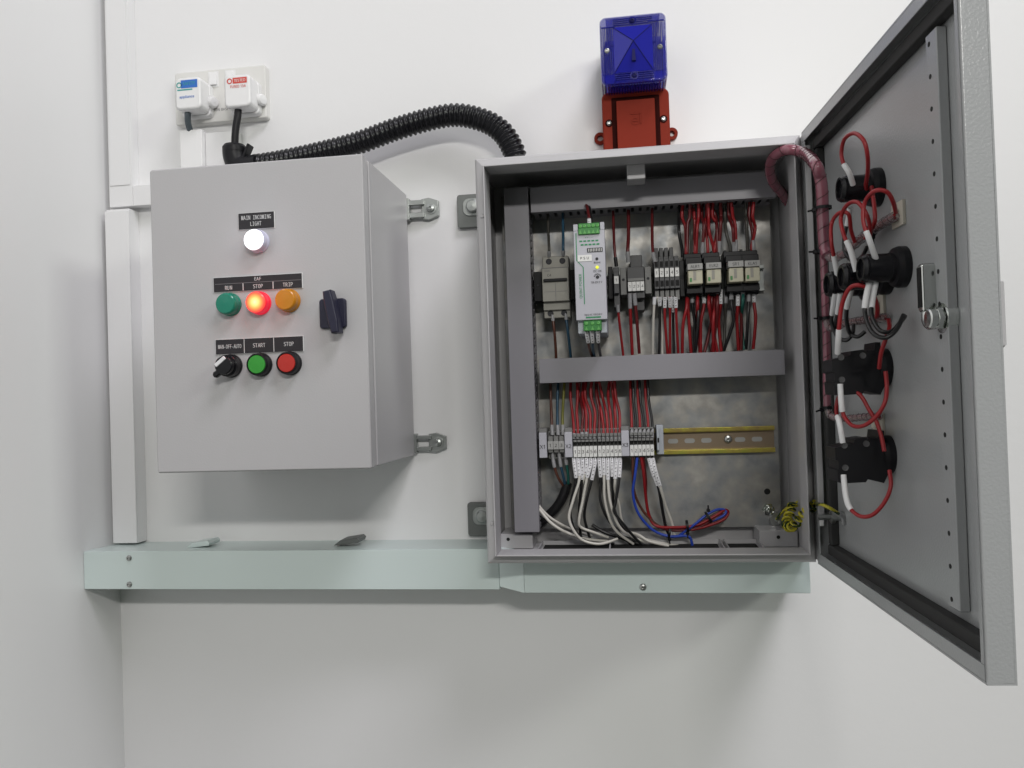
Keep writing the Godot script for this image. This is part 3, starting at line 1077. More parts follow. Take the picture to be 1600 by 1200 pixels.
	put("housing", g, M.terminal_dark, t)
	g = geo(t)
	g.slab(170.6, 176.6, 355.5, 366, 88, 89, 0.3)
	put("marker", g, M.marker_white, t)
	words(t, "1", 4, Vector3(173.6, 360.7, 89.1), M.print)
	t = thing("distribution_block", Vector3(199, 345, 38), "small dark four-way block with four white markers between two end stops", "terminal block")
	g = geo(t)
	g.slab(188, 210.5, 336, 378, 39.5, 82, 0.8)
	g.slab(192.5, 208.5, 376, 394.5, 39.5, 76, 1.0)
	g.slab(199, 210, 320.5, 337, 39.5, 70, 1.0)
	put("housing", g, M.terminal_dark, t)
	g = geo(t)
	g.slab(188.6, 210, 358.5, 362.5, 82, 86, 0.4)
	put("ridge", g, M.terminal_grey, t)
	for i in 4:
		g = geo(t)
		g.slab(188.6 + i * 5.4, 193.6 + i * 5.4, 345, 357.5, 84, 88, 0.3)
		var mk := put("marker", g, M.marker_white, t)
		words(mk, str(i + 1), 3.6, Vector3(191.1 + i * 5.4, 351.2, 88.1), M.print)
	var where := ["first of the five tall terminals, next to the end stop", "second of the five tall terminals", "middle one of the five tall terminals", "fourth of the five tall terminals", "last of the five tall terminals, nearest the relays"]
	for i in 5:
		var x := 223.4 + i * 6.6
		t = thing("tall_terminal", Vector3(x + 3.2, 331, 38), "dark grey white-tagged spring terminal, " + where[i], "terminal block", "five tall terminals in the upper row")
		g = geo(t)
		g.slab(x, x + 6.2, 331.5, 390, 39.5, 80, 0.5)
		g.slab(x, x + 6.2, 346, 385.5, 80, 90, 0.5)
		if i < 4: g.slab(x + 1.5, x + 6.6, 386, 403, 39.5, 72, 0.6)
		put("housing", g, M.terminal_dark, t)
		g = geo(t)
		g.slab(x + 1.2, x + 5, 374.5, 382, 90, 90.5)
		g.slab(x + 1.0, x + 5.2, 349, 356.5, 90, 90.5)
		put("wire_entry", g, M.dark_slot, t)
		g = geo(t)
		g.slab(x + 0.5, x + 5.7, 361, 372.6, 90, 91.6, 0.3)
		put("marker", g, M.marker_white, t)
		words(t, str(i + 1), 4.0, Vector3(x + 3.1, 366.8, 91.7), M.print)
		g = geo(t)
		g.slab(x + 0.5, x + 5.7, 331.5, 345, 80, 83, 0.4)
		put("foot", g, M.terminal_grey, t)
	stop.call(257.0, 263.4, "black end stop between the five tall terminals and the first relay", "black_plastic", 336.0, 384.0, 74.0)
	var names := ["ALR1", "ELR2", "SR1", "KLA1"]
	var rl := ["relay marked ALR1, nearest the five tall terminals", "relay marked ELR2, second from the terminals", "relay marked SR1, third in the relay row", "relay marked KLA1, last in the row by the enclosure's side"]
	var rx := [266.0, 289.5, 317.5, 338.2]
	for i in 4:
		var x: float = rx[i]
		var up: float = [0.0, 0.0, 0.5, 0.0][i]
		t = thing("relay", Vector3(x + 10, 338, 38), "black-based plug-in " + rl[i], "relay", "plug-in relays in the upper row")
		g = geo(t)
		g.slab(x - 2.5, x + 20.5, 335, 393, 39.5, 72, 1.0)
		g.slab(x - 1.5, x + 20, 376, 386, 72, 84, 1.0)
		g.slab(x - 1.5, x + 20, 338, 348, 72, 84, 1.0)
		for k in 4:
			g.slab(x - 1 + k * 5.4, x + 2.6 + k * 5.4, 388, 396 - 2 * (k % 2), 48, 66, 0.5)
		put("socket", g, M.black_plastic, t)
		g = geo(t)
		g.slab(x + 0.5, x + 19, 349, 367 + up, 72, 97, 1.0)
		put("coil_case", g, M.relay_cream, t)
		g = geo(t)
		g.slab(x + 7, x + 10.5, 354, 366, 97, 97.6, 0.2)
		put("test_tab", g, M.breaker_grey, t)
		g = geo(t)
		g.slab(x + 2.2, x + 5.0, 352, 357, 97, 97.8, 0.2)
		put("green_flag", g, M.relay_green, t)
		g = geo(t)
		g.slab(x - 0.2, x + 19.2, 367.5 + up, 375.5 + up, 80, 99.5, 0.5)
		put("tag", g, M.marker_grey, t)
		words(t, names[i], 3.8, Vector3(x + 9.5, 371.4 + up, 99.6), M.print, 1.0)


func lower_row():
	var t := thing("din_rail", Vector3(220, 142, 30), "yellow passivated mounting rail on the lower mounting plate", "rail", "mounting rails")
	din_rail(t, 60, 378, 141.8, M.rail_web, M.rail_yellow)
	for i in 6:
		var x := 243.0 + i * 22.5
		var g := geo(t)
		if i == 3:
			continue
		g.prism(g.rrect(x - 7, x + 7, 138.4, 144.8, 3.1, 4), 31.4, 31.6)
		put("rail_slot", g, M.marker_grey, t)
	screw(t, Vector3(317, 142.5, 31.4), 5.6)
	# end brackets with their white tags
	var xs := [62.4, 96.8, 172.4]
	var said := ["X1", "X2", "X3"]
	var lb := ["light grey end bracket with tall white tag beside the upright duct", "light grey end bracket with tall white tag left of the twelve terminals", "light grey end bracket with tall white tag between the twelve and six terminals"]
	for i in 3:
		var x: float = xs[i]
		t = thing("end_bracket", Vector3(x + 5.5, 126, 38), lb[i], "end bracket", "end brackets of the lower row")
		var g := geo(t)
		g.slab(x, x + 10.8, 126, 166, 39, 80, 0.8)
		put("clamp", g, M.terminal_grey, t)
		g = geo(t)
		g.slab(x + 0.2, x + 10.6, 126.5, 160.5, 80, 85.5, 0.8)
		put("tag", g, M.supply_white, t)
		words(t, said[i], 5.0, Vector3(x + 5.5, 141.6, 85.7), M.print, 1.1, Basis(Vector3(0, 0, 1), 0.0))
	t = thing("end_bracket", Vector3(225, 128, 38), "plain grey end clamp closing the six terminals on the yellow rail", "end bracket", "end brackets of the lower row")
	var g := geo(t)
	g.slab(219, 229, 126, 166, 39, 66, 1.2)
	g.slab(219.4, 223, 132, 162, 66, 74, 0.8)
	put("clamp", g, M.supply_grey, t)
	g = geo(t)
	g.slab(220.4, 222.6, 143, 149, 74, 74.4)
	put("slot", g, M.dark_slot, t)
	# three power terminals under one marker strip
	var three := ["nearest the upright duct", "in the middle of three", "nearest the twelve"]
	for i in 3:
		var x := 74.2 + i * 7.5
		t = thing("power_terminal", Vector3(x + 3.6, 122, 38), "grey screw terminal feeding the black cable, " + three[i], "terminal block", "three power terminals")
		g = geo(t)
		g.slab(x, x + 7.1, 124, 162, 39, 72, 0.7)
		g.slab(x + 0.3, x + 6.8, 133, 155, 72, 80, 0.6)
		put("housing", g, M.terminal_grey, t)
		g = geo(t)
		g.slab(x, x + 7.2, 137.5, 148.5, 80, 83.4, 0.3)
		put("marker", g, M.marker_grey, t)
		words(t, ["1", "2", "3"][i], 4.2, Vector3(x + 3.6, 143, 83.6), M.print)
		g = geo(t)
		g.slab(x + 1.6, x + 5.6, 156, 160, 72, 72.5)
		g.slab(x + 1.6, x + 5.6, 126, 130.5, 72, 72.5)
		put("wire_entry", g, M.dark_slot, t)
	# the bank of twelve and the bank of six feed-through terminals
	var nth := ["first", "second", "third", "fourth", "fifth", "sixth", "seventh", "eighth", "ninth", "tenth", "eleventh", "last"]
	var proto: Node3D = null
	for i in 18:
		var long := i < 12
		var x := 108.4 + i * 5.35 if long else 183.6 + (i - 12) * 5.3
		if i >= 6 and long: x += 0.7
		var k := i if long else i - 12
		var place: String = nth[k] if (long or k < 5) else "last"
		var label := "slim grey terminal, %s from the left in the bank of twelve" % place if long else "slim grey terminal, %s from the left in the bank of six" % place
		var grp := "twelve slim terminals" if long else "six slim terminals"
		if proto == null:
			proto = thing("slim_terminal", Vector3(x + 2.6, 142, 38), label, "terminal block", grp)
			g = geo(proto)
			g.slab(x, x + 5.1, 121.5, 164, 39, 76, 0.4)
			g.slab(x + 0.2, x + 4.9, 153.5, 157.5, 76, 82, 0.4)
			g.slab(x + 0.2, x + 4.9, 146.5, 149.5, 76, 82, 0.4)
			put("housing", g, M.terminal_grey, proto)
			g = geo(proto)
			g.slab(x + 1.0, x + 4.2, 158.2, 162, 76, 76.4)
			g.slab(x + 0.5, x + 4.7, 150.2, 153, 76, 76.4)
			g.slab(x + 0.5, x + 4.7, 141.5, 146, 76, 76.4)
			g.slab(x + 1.0, x + 4.2, 122.0, 125.0, 76, 76.4)
			put("wire_entry", g, M.dark_slot, proto)
			g = geo(proto)
			g.slab(x + 0.2, x + 5.0, 126.5, 140.6, 76, 84, 0.3)
			put("marker", g, M.marker_white, proto)
		else:
			twin(proto, Vector3(x + 2.6, 142, 38), label, grp)
	var i2 := 0
	for c in get_children():
		if str(c.name).begins_with("slim_terminal"):
			words(c, str(i2 % 6 + 1), 4.4, c.position / MM + Vector3(0, -8.4, 46.2), M.print)
			i2 += 1


func beacon():
	var t := thing("beacon_sounder", Vector3(207, 530, 0), "blue warning beacon on top of a red square sounder", "beacon")
	var g := geo(t)
	g.prism(g.rrect(162, 252.5, 528, 622, 9), 0, 62, 2.5)
	put("sounder", g, M.red_plastic, t)
	g = geo(t)
	g.prism(g.rrect(175, 239.5, 526, 613, 1.5), 62, 62.3)
	put("grille_recess", g, M.sounder_dark, t)
	g = geo(t)
	g.slab(181.5, 233, 527, 607, 58, 68, 1.0)
	put("front_pad", g, M.red_plastic, t)
	g = geo(t)
	g.slab(200, 214.5, 586.5, 588.5, 68, 68.9, 0.3)
	g.slab(212.5, 214.5, 573, 586.5, 68, 68.9, 0.3)
	g.lathe(Vector3(206, 577.5, 68), Vector3(0, 0, 1), [Vector2(5.4, 0), Vector2(5.4, 0.6), Vector2(3.6, 0.6), Vector2(3.6, 0)], 20)
	g.slab(202, 210.6, 576.8, 578.2, 68, 68.8, 0.0)
	put("emblem", g, M.red_plastic, t)
	for e in [[-1.0, 157.0, 577.0], [1.0, 258.0, 576.0]]:
		g = geo(t)
		var ring := []
		var hole := []
		for k in 20:
			var a := TAU * k / 20
			ring.append(Vector2(cos(a), sin(a)) * 8.5)
			hole.append(Vector2(cos(a), sin(a)) * 4.2)
		for k in 20:
			var k2 := (k + 1) % 20
			for z in [[0.5, -1.0], [7.0, 1.0]]:
				var q := [ring[k], ring[k2], hole[k2], hole[k]].map(func(p): return Vector3(e[1] + p.x, e[2] + p.y, z[0]))
				g.flat(q, Vector3(0, 0, z[1]))
			for w in [[ring, 1.0], [hole, -1.0]]:
				var a0: Vector2 = w[0][k]
				var b0: Vector2 = w[0][k2]
				var o: Vector3 = Vector3(a0.x + b0.x, a0.y + b0.y, 0).normalized() * w[1]
				g.flat([Vector3(e[1] + a0.x, e[2] + a0.y, 0.5), Vector3(e[1] + b0.x, e[2] + b0.y, 0.5), Vector3(e[1] + b0.x, e[2] + b0.y, 7), Vector3(e[1] + a0.x, e[2] + a0.y, 7)], o)
		put("fixing_lug", g, M.red_plastic, t)
	for x in [171.0, 244.0]:
		g = geo(t)
		g.lathe(Vector3(x, 579, 62), Vector3(0, 0, 1), [Vector2(5.2, 0.1), Vector2(5.2, 0.6), Vector2(3.6, 0.3), Vector2(0, 0.3)], 18)
		put("screw_recess", g, M.sounder_dark, t)
		screw(t, Vector3(x, 579, 62.3), 3.4)
	# beacon: base, reflector with its lamp tube, ribbed transparent lens
	g = geo(t)
	g.prism(g.rrect(166, 248, 622.5, 704, 6), 12, 24)
	put("beacon_base", g, M.blue_deep, t)
	g = geo(t)
	var top := Vector3(206.5, 672, 84)
	var c4 := [Vector3(176, 634, 40), Vector3(238, 634, 40), Vector3(238, 694, 40), Vector3(176, 694, 40)]
	for k in 4:
		var a: Vector3 = c4[k]
		var b: Vector3 = c4[(k + 1) % 4]
		var o := (b - a).cross(top - a).normalized()
		g.flat([a, b, top], o)
	g.slab(168, 246, 626, 702, 24, 40, 1)
	put("reflector", g, M.blue_reflector, t)
	g = geo(t)
	for k in 4:
		g.tube([c4[k] + Vector3(0, 0, 1), top], 1.1, 6, 2)
	put("reflector_edge", g, M.blue_deep, t)
	g = geo(t)
	g.cyl(Vector3(206.5, 644, 72), Vector3(206.5, 668, 88), 5.5, 16, 1)
	g.slab(198, 214, 642, 650, 62, 76, 1.0)
	g.slab(219, 220.2, 632, 660, 60, 72, 0.3)
	put("flash_tube", g, M.blue_deep, t)
	g = geo(t)
	g.prism(g.rrect(163, 249.8, 619.5, 709.5, 8), 91, 96, 2.5)
	for w in [[163.0, 165.2, 628.0, 701.0], [247.6, 249.8, 628.0, 701.0]]:
		g.slab(w[0], w[1], w[2], w[3], 20, 91, 0.3)
	g.slab(171, 242, 619.5, 621.7, 20, 91, 0.3)
	g.slab(171, 242, 707.3, 709.5, 20, 91, 0.3)
	put("lens", g, M.blue_lens, t)
	g = geo(t)
	for k in 6:
		g.slab(167 + k * 2.2, 168 + k * 2.2, 632, 696, 96, 97.2, 0.3)
		g.slab(233 + k * 2.2, 234 + k * 2.2, 632, 696, 96, 97.2, 0.3)
	for k in 4:
		g.slab(181, 232, 624 + k * 2.6, 625 + k * 2.6, 96, 97.2, 0.3)
		g.slab(181, 232, 696 + k * 2.6, 697 + k * 2.6, 96, 97.2, 0.3)
	for k in 22:
		g.slab(168 + k * 3.6, 169.6 + k * 3.6, 617.6, 619.5, 26, 92, 0.3)
	g.slab(165, 183, 694, 695.4, 96, 97.4, 0.3)
	g.slab(226, 247, 697, 699, 96, 97.4, 0.3)
	put("lens_ribs", g, M.blue_rib, t).set_meta("kind", "stuff")
	g = geo(t)
	var peak := Vector3(206.5, 671, 105)
	var foot := [Vector3(181, 634, 96), Vector3(231.5, 634, 96), Vector3(231.5, 694, 96), Vector3(181, 694, 96)]
	for k in 4:
		var a: Vector3 = foot[k]
		var b: Vector3 = foot[(k + 1) % 4]
		g.flat([a, b, peak], (b - a).cross(peak - a).normalized())
	put("lens_pyramid", g, M.blue_facet, t)
	g = geo(t)
	for k in 4:
		g.tube([foot[k], peak], 0.55, 6, 2)
	g.prism(PackedVector2Array([Vector2(204, 646), Vector2(209, 646), Vector2(208, 664), Vector2(205, 664)]), 96.5, 102.6, 0.0)
	put("pyramid_ridge", g, M.blue_deep, t)
	for e in [[172.0, 664.0, "steel_screw"], [241.0, 663.0, "dark_zinc"], [206.0, 701.0, "blue_deep"], [206.5, 628.5, "blue_deep"]]:
		g = geo(t)
		g.lathe(Vector3(e[0], e[1], 96), Vector3(0, 0, 1), [Vector2(5.4, 0), Vector2(5.4, 1.0), Vector2(3.9, 1.0), Vector2(3.9, 0.4), Vector2(0, 0.4)], 18)
		put("screw_boss", g, M.blue_rib, t)
		screw(t, Vector3(e[0], e[1], 96.4), 3.5, Vector3(0, 0, 1), e[2])


func socket():
	var t := thing("wall_socket", Vector3(-418, 645, 0), "white twin wall socket with two switches, above the closed enclosure", "wall socket")
	var g := geo(t)
	g.prism(g.rrect(-492, -343.5, 645, 727, 4), 0, 13, 2.4)
	put("faceplate", g, M.switch_plastic, t)
	for x in [-436.0, -408.5]:
		g = geo(t)
		g.slab(x, x + 17, 699, 723, 13, 13.6, 0.2)
		var f := put("rocker_switch", g, M.white_plastic, t)
		g = geo(t)
		g.box(Vector3(x + 8.5, 711, 14.4), Vector3(12.5, 19, 3.4), 0.8, Basis(Vector3(1, 0, 0), -0.12))
		put("rocker", g, M.white_plastic, f)
	words(t, "DN BASE 1", 4.0, Vector3(-413, 664, 13.1), M.print_grey, 0.95)
	var plug := func(x: float, y: float, label: String, sticker: int):
		var p := thing("plug", Vector3(x, y - 25, 14), label, "plug", "white three-pin plugs in the twin socket")
		var k := geo(p)
		k.prism(k.rrect(x - 25, x + 22, y - 29, y + 22, 7), 13.2, 24, 3)
		put("plug_base", k, M.white_plastic, p)
		k = geo(p)
		k.prism(k.rrect(x - 21, x + 21, y - 26, y + 23, 8), 26, 50, 4)
		put("plug_body", k, M.white_plastic, p)
		k = geo(p)
		k.lathe(Vector3(x + 22, y - 7, 20), Vector3(1, -0.1, 0.5), [Vector2(9, 0), Vector2(8.4, 5), Vector2(6.5, 7.5), Vector2(0, 8.5)], 20)
		put("grip_bump", k, M.white_plastic, p)
		if sticker == 0:
			k = geo(p)
			k.slab(x - 10, x + 16, y + 6, y + 18, 50.1, 50.4)
			var s := put("sticker", k, M.print_blue, p)
			k = geo(p)
			k.lathe(Vector3(x - 13, y + 11, 50.1), Vector3(0, 0, 1), [Vector2(4.4, 0), Vector2(4.4, 0.3), Vector2(2.8, 0.3), Vector2(2.8, 0)], 18)
			k.slab(x - 16, x + 8, y + 2.6, y + 4.6, 50.1, 50.3)
			put("sticker_ring", k, M.print_teal, s)
			words(s, "SAFETY", 4.6, Vector3(x + 3, y + 12.5, 50.6), M.print_teal, 0.95)
			words(p, "appliance", 3.6, Vector3(x - 1, y - 7, 50.3), M.print_blue, 1.1)
		else:
			k = geo(p)
			k.slab(x - 6, x + 16, y + 9, y + 17.5, 50.1, 50.4)
			var s := put("sticker", k, M.print_red, p)
			k = geo(p)
			k.lathe(Vector3(x - 11, y + 13, 50.1), Vector3(0, 0, 1), [Vector2(4.2, 0), Vector2(4.2, 0.3), Vector2(2.6, 0.3), Vector2(2.6, 0)], 18)
			put("sticker_ring", k, M.print_red, s)
			words(s, "TESTED", 4.0, Vector3(x + 5, y + 13.2, 50.5), M.marker_white, 1.0)
			words(p, "FUSED 13A", 4.0, Vector3(x + 2, y + 4.6, 50.3), M.print_red, 0.9)
		return p
	plug.call(-450, 680, "white plug with a blue sticker and a grey lead", 0)
	plug.call(-372, 677, "white plug with a red sticker and a black lead", 1)
	solo("power_cable", Vector3(-459, 640, 30), func(k): k.tube([Vector3(-457, 662, 36), Vector3(-458.5, 650, 36), Vector3(-461.5, 640, 30), Vector3(-463, 626, 18)], 4.6, 12), M.lead_grey, "short grey lead running from the blue-stickered plug into the trunking stub", "cable")
	solo("power_cable", Vector3(-378, 620, 40), func(k): k.tube([Vector3(-376.5, 661, 36), Vector3(-377, 640, 40), Vector3(-380.5, 618, 41), Vector3(-383, 590, 40)], 5.4, 14), M.black_plastic, "straight black lead dropping from the red-stickered plug into the elbow", "cable")


func conduit():
	var t := thing("corrugated_conduit", Vector3(-170, 560, 60), "black corrugated conduit arching from the elbow over to the open enclosure", "conduit")
	var g := geo(t)
	var path := g.curve([Vector3(-367.1, 564.8, 38.0), Vector3(-310.8, 569.2, 38.0), Vector3(-251.2, 577.1, 38.0), Vector3(-192.4, 587.7, 38.0), Vector3(-134.1, 603.7, 38.0), Vector3(-76.8, 614.9, 38.0), Vector3(-39.3, 615.5, 38.0), Vector3(-2.5, 603.3, 38.0), Vector3(20.0, 586.0, 38.0), Vector3(33.1, 563.9, 38.0), Vector3(38.0, 547.2, 38.0)], 60)
	var total := 0.0
	for i in path.size() - 1: total += path[i].distance_to(path[i + 1])
	# even steps of 1.3 mm, so that every corrugation is alike
	var even := PackedVector3Array([path[0]])
	var acc := 0.0
	for i in path.size() - 1:
		var seg := path[i].distance_to(path[i + 1])
		var at := 1.3 - acc
		while at <= seg:
			even.append(path[i].lerp(path[i + 1], at / seg))
			at += 1.3
		acc = seg - (at - 1.3)
	var radii := PackedFloat32Array()
	for i in even.size():
		radii.append(15.2 + 1.35 * clampf(1.6 * sin(TAU * i * 1.3 / 7.4), -1, 1))
	g.sweep(even, radii, 24)
	put("tube", g, M.black_gloss, t)
	t = thing("conduit_elbow", Vector3(-378, 545, 52), "black plastic elbow where the lead enters the corrugated conduit", "conduit fitting")
	g = geo(t)
	g.tube([Vector3(-383, 595, 40), Vector3(-383, 582, 39), Vector3(-378, 570, 38), Vector3(-365, 564, 38), Vector3(-347, 565, 38)], 17.5, 22, 10)
	put("body", g, M.black_plastic, t)
	g = geo(t)
	g.lathe(Vector3(-383, 595, 40), Vector3(0, 1, 0), [Vector2(17.5, -8), Vector2(17.8, -1), Vector2(15, 3), Vector2(9, 5), Vector2(0, 5)], 20)
	put("gland_nut", g, M.black_plastic, t)
	g = geo(t)
	g.xf = g.xf * Transform3D(Basis(Vector3(0, 0, 1), -0.45), Vector3(-362, 585, 42))
	g.slab(-2, 2, -14, 12, -8, 8, 0.8)
	put("latch", g, M.black_plastic, t)
	t = thing("conduit_gland", Vector3(41, 516, 70), "black gland fixing the conduit into the top of the open enclosure", "conduit fitting")
	g = geo(t)
	g.lathe(Vector3(42, 515.6, 38), Vector3(0, 1, 0), [Vector2(0, 0), Vector2(21, 0), Vector2(21, 6), Vector2(19, 8), Vector2(18, 18), Vector2(0, 18)], 8)
	put("nut", g, M.black_plastic, t)


# ---------- wiring ----------
# a wire: its insulation, and marker sleeves over its first and last millimetres
func wire(col: String, label: String, group: String, pts: Array, r := 1.8, head := 0.0, tail := 0.0, sleeve := "sleeve_white", twist = null):
	var mid: Vector3 = pts[pts.size() / 2]
	var t := thing({"wire_red": "red_wire", "wire_darkred": "dark_red_wire", "wire_black": "black_wire", "wire_dark": "dark_grey_wire", "wire_white": "white_wire", "wire_blue": "blue_wire", "wire_steelblue": "steel_blue_wire", "wire_brown": "brown_wire", "wire_green": "green_wire", "wire_olive": "olive_wire", "earth_wire": "earth_wire"}[col], mid, label, "wire", group)
	var g := geo(t)
	var path := g.curve(pts, 7)
	if twist != null:
		g.tinted = true
		g.tint = Color(0.50, 0.44, 0.03)
		g.sweep(path, r, 9, twist)
	else:
		g.sweep(path, r, 8)
	put("insulation", g, M[col], t)
	for e in [[head, false], [tail, true]]:
		if e[0] <= 0.0: continue
		var p := path.duplicate()
		if e[1]: p.reverse()
		var cut := PackedVector3Array([p[0]])
		var left: float = e[0]
		for i in p.size() - 1:
			var d := p[i].distance_to(p[i + 1])
			if d >= left:
				cut.append(p[i].lerp(p[i + 1], left / d))
				break
			cut.append(p[i + 1])
			left -= d
		g = geo(t)
		g.sweep(cut, r + 0.7, 10)
		var sv := put("marker_sleeve", g, M[sleeve], t)
		if sleeve == "sleeve_white" and e[0] > 11.0:
			g = geo(t)
			var n := int(e[0] / 3.2)
			for k in n:
				var f := (k + 0.7) / (n + 0.6) * (cut.size() - 1)
				var c := cut[int(f)].lerp(cut[mini(int(f) + 1, cut.size() - 1)], f - int(f))
				var d := (cut[mini(int(f) + 1, cut.size() - 1)] - cut[int(f)]).normalized()
				var toward := (Vector3(180, 210, 1160) - c).normalized()
				toward = (toward - d * toward.dot(d)).normalized()
				var b := Basis(toward.cross(d), d, toward)
				g.box(c + toward * (r + 0.7), Vector3(2.0, 0.5, 0.3), 0.0, b.rotated(toward, 0.5 if k % 3 else -0.3))
				if k % 2: g.box(c + toward * (r + 0.7) + d * 0.8, Vector3(0.5, 1.4, 0.3), 0.0, b)
			put("sleeve_print", g, M.print_grey, sv)


func tie(at: Vector3, axis: Vector3, r: float, label: String, tail_dir: Vector3):
	var t := thing("cable_tie", at, label, "cable tie", "black cable ties")
	var g := geo(t)
	g.lathe(at - axis.normalized() * 1.6, axis, [Vector2(r, 0), Vector2(r + 1.2, 0), Vector2(r + 1.2, 3.2), Vector2(r, 3.2)], 18)
	put("strap", g, M.black_plastic, t)
	g = geo(t)
	g.box(at + tail_dir.normalized() * (r + 2.2), Vector3(4.5, 4.5, 4.5), 0.8)
	g.tube([at + tail_dir.normalized() * (r + 2), at + tail_dir.normalized() * (r + 9)], 1.1, 6, 2)
	put("head", g, M.black_plastic, t)


func wires():
	wire("wire_dark", "dark grey wire into the left pole of the beige breaker from above", "wires dropping from the top duct", [Vector3(82.5, 464.7, 56.0), Vector3(83.4, 432.1, 68.0), Vector3(84.5, 410.0, 78.0), Vector3(83.6, 400.6, 72.0)], 1.9, 0, 8, "sleeve_grey")
	wire("wire_steelblue", "steel blue wire into the right pole of the beige breaker from above", "wires dropping from the top duct", [Vector3(103.0, 465.2, 56.0), Vector3(103.7, 433.5, 68.0), Vector3(103.7, 410.6, 78.0), Vector3(102.9, 400.4, 72.0)], 1.9, 0, 8, "sleeve_grey")
	wire("wire_darkred", "dark red wire with white sleeve into the power supply's top plug", "wires dropping from the top duct", [Vector3(142.1, 422.6, 136.0), Vector3(141.5, 439.5, 126.0), Vector3(138.7, 457.1, 108.0), Vector3(135.9, 463.7, 80.0), Vector3(134.1, 462.7, 62.0)], 1.9, 14, 0, "sleeve_white")
	wire("wire_black", "black wire beside the sleeved one at the power supply's top plug", "wires dropping from the top duct", [Vector3(145.4, 422.4, 136.0), Vector3(144.6, 438.1, 124.0), Vector3(141.9, 455.6, 106.0), Vector3(139.2, 461.8, 80.0), Vector3(137.5, 462.4, 62.0)], 1.8, 0, 0, "sleeve_white")
	wire("wire_darkred", "dark red wire with black boot into the single narrow terminal", "wires dropping from the top duct", [Vector3(172.3, 463.3, 56.0), Vector3(172.2, 430.6, 70.0), Vector3(172.4, 407.1, 80.0), Vector3(174.1, 380.0, 82.0)], 1.9, 0, 12, "black_plastic")
	wire("wire_darkred", "thick dark red wire into the top of the small four-way block", "wires dropping from the top duct", [Vector3(193.1, 463.7, 56.0), Vector3(191.6, 420.3, 72.0), Vector3(190.0, 401.4, 82.0), Vector3(190.3, 384.6, 80.0)], 2.4, 0, 14, "sleeve_grey")
	wire("wire_darkred", "dark red wire with grey sleeve into the first of the five tall terminals", "wires dropping from the top duct", [Vector3(225.1, 464.2, 56.0), Vector3(223.3, 427.0, 72.0), Vector3(222.7, 399.1, 84.0), Vector3(225.2, 381.0, 90.0)], 2.0, 0, 14, "sleeve_grey")
	wire("wire_black", "first black wire from the left among those entering relays from above, into ALR1", "wires from the top duct to the relays", [Vector3(260.2, 466.2, 56.0), Vector3(260.3, 446.2, 60.2), Vector3(258.4, 423.2, 71.9), Vector3(262.3, 400.0, 66.0), Vector3(262.1, 390.0, 64.0)], 2.2, 0, 0, "sleeve_grey")
	wire("wire_red", "first red wire from the left among those entering relays from above, into ALR1", "wires from the top duct to the relays", [Vector3(266.5, 464.4, 62.0), Vector3(263.8, 445.6, 62.0), Vector3(268.3, 429.4, 59.3), Vector3(267.3, 400.1, 66.0), Vector3(267.1, 390.1, 64.0)], 2.2, 0, 0, "sleeve_grey")
	wire("wire_darkred", "first dark red wire from the left among those entering relays from above, into ALR1", "wires from the top duct to the relays", [Vector3(274.4, 462.5, 68.0), Vector3(274.0, 444.6, 63.6), Vector3(270.5, 432.6, 64.1), Vector3(269.0, 400.1, 66.0), Vector3(268.8, 390.1, 64.0)], 2.2, 0, 0, "sleeve_grey")
	wire("wire_red", "second red wire from the left among those entering relays from above, into ALR1", "wires from the top duct to the relays", [Vector3(279.7, 464.9, 56.0), Vector3(280.0, 444.7, 61.3), Vector3(280.3, 437.0, 60.5), Vector3(279.1, 400.2, 66.0), Vector3(278.9, 390.3, 64.0)], 2.2, 0, 0, "sleeve_grey")
	wire("wire_dark", "first dark grey wire from the left among those entering relays from above, into ALR1", "wires from the top duct to the relays", [Vector3(281.7, 463.4, 62.0), Vector3(278.0, 445.8, 56.6), Vector3(275.2, 422.0, 72.8), Vector3(274.0, 400.2, 66.0), Vector3(273.8, 390.2, 64.0)], 2.2, 0, 0, "sleeve_grey")
	wire("wire_red", "third red wire from the left among those entering relays from above, into ALR1", "wires from the top duct to the relays", [Vector3(286.1, 461.7, 68.0), Vector3(285.3, 443.4, 65.8), Vector3(282.5, 426.4, 69.9), Vector3(280.8, 400.2, 66.0), Vector3(280.6, 390.3, 64.0)], 2.2, 0, 0, "sleeve_grey")
	wire("wire_darkred", "second dark red wire from the left among those entering relays from above, into ALR1", "wires from the top duct to the relays", [Vector3(292.3, 464.1, 56.0), Vector3(289.8, 444.5, 59.1), Vector3(291.6, 430.2, 69.6), Vector3(289.1, 400.4, 66.0), Vector3(289.0, 390.4, 64.0)], 2.2, 0, 18, "sleeve_grey")
	wire("wire_red", "fourth red wire from the left among those entering relays from above, into ELR2", "wires from the top duct to the relays", [Vector3(297.6, 462.3, 62.0), Vector3(296.7, 444.7, 56.2), Vector3(294.7, 436.0, 61.4), Vector3(295.8, 400.4, 66.0), Vector3(295.7, 390.5, 64.0)], 2.2, 0, 0, "sleeve_grey")
	wire("wire_red", "fifth red wire from the left among those entering relays from above, into ELR2", "wires from the top duct to the relays", [Vector3(298.6, 460.9, 68.0), Vector3(298.3, 442.4, 66.3), Vector3(297.8, 420.7, 72.2), Vector3(303.3, 400.5, 66.0), Vector3(303.2, 390.6, 64.0)], 2.2, 0, 0, "sleeve_grey")
	wire("wire_darkred", "third dark red wire from the left among those entering relays from above, into ELR2", "wires from the top duct to the relays", [Vector3(302.4, 463.4, 56.0), Vector3(308.3, 444.1, 55.8), Vector3(308.6, 425.6, 65.9), Vector3(308.3, 400.6, 66.0), Vector3(308.2, 390.7, 64.0)], 2.2, 0, 0, "sleeve_grey")
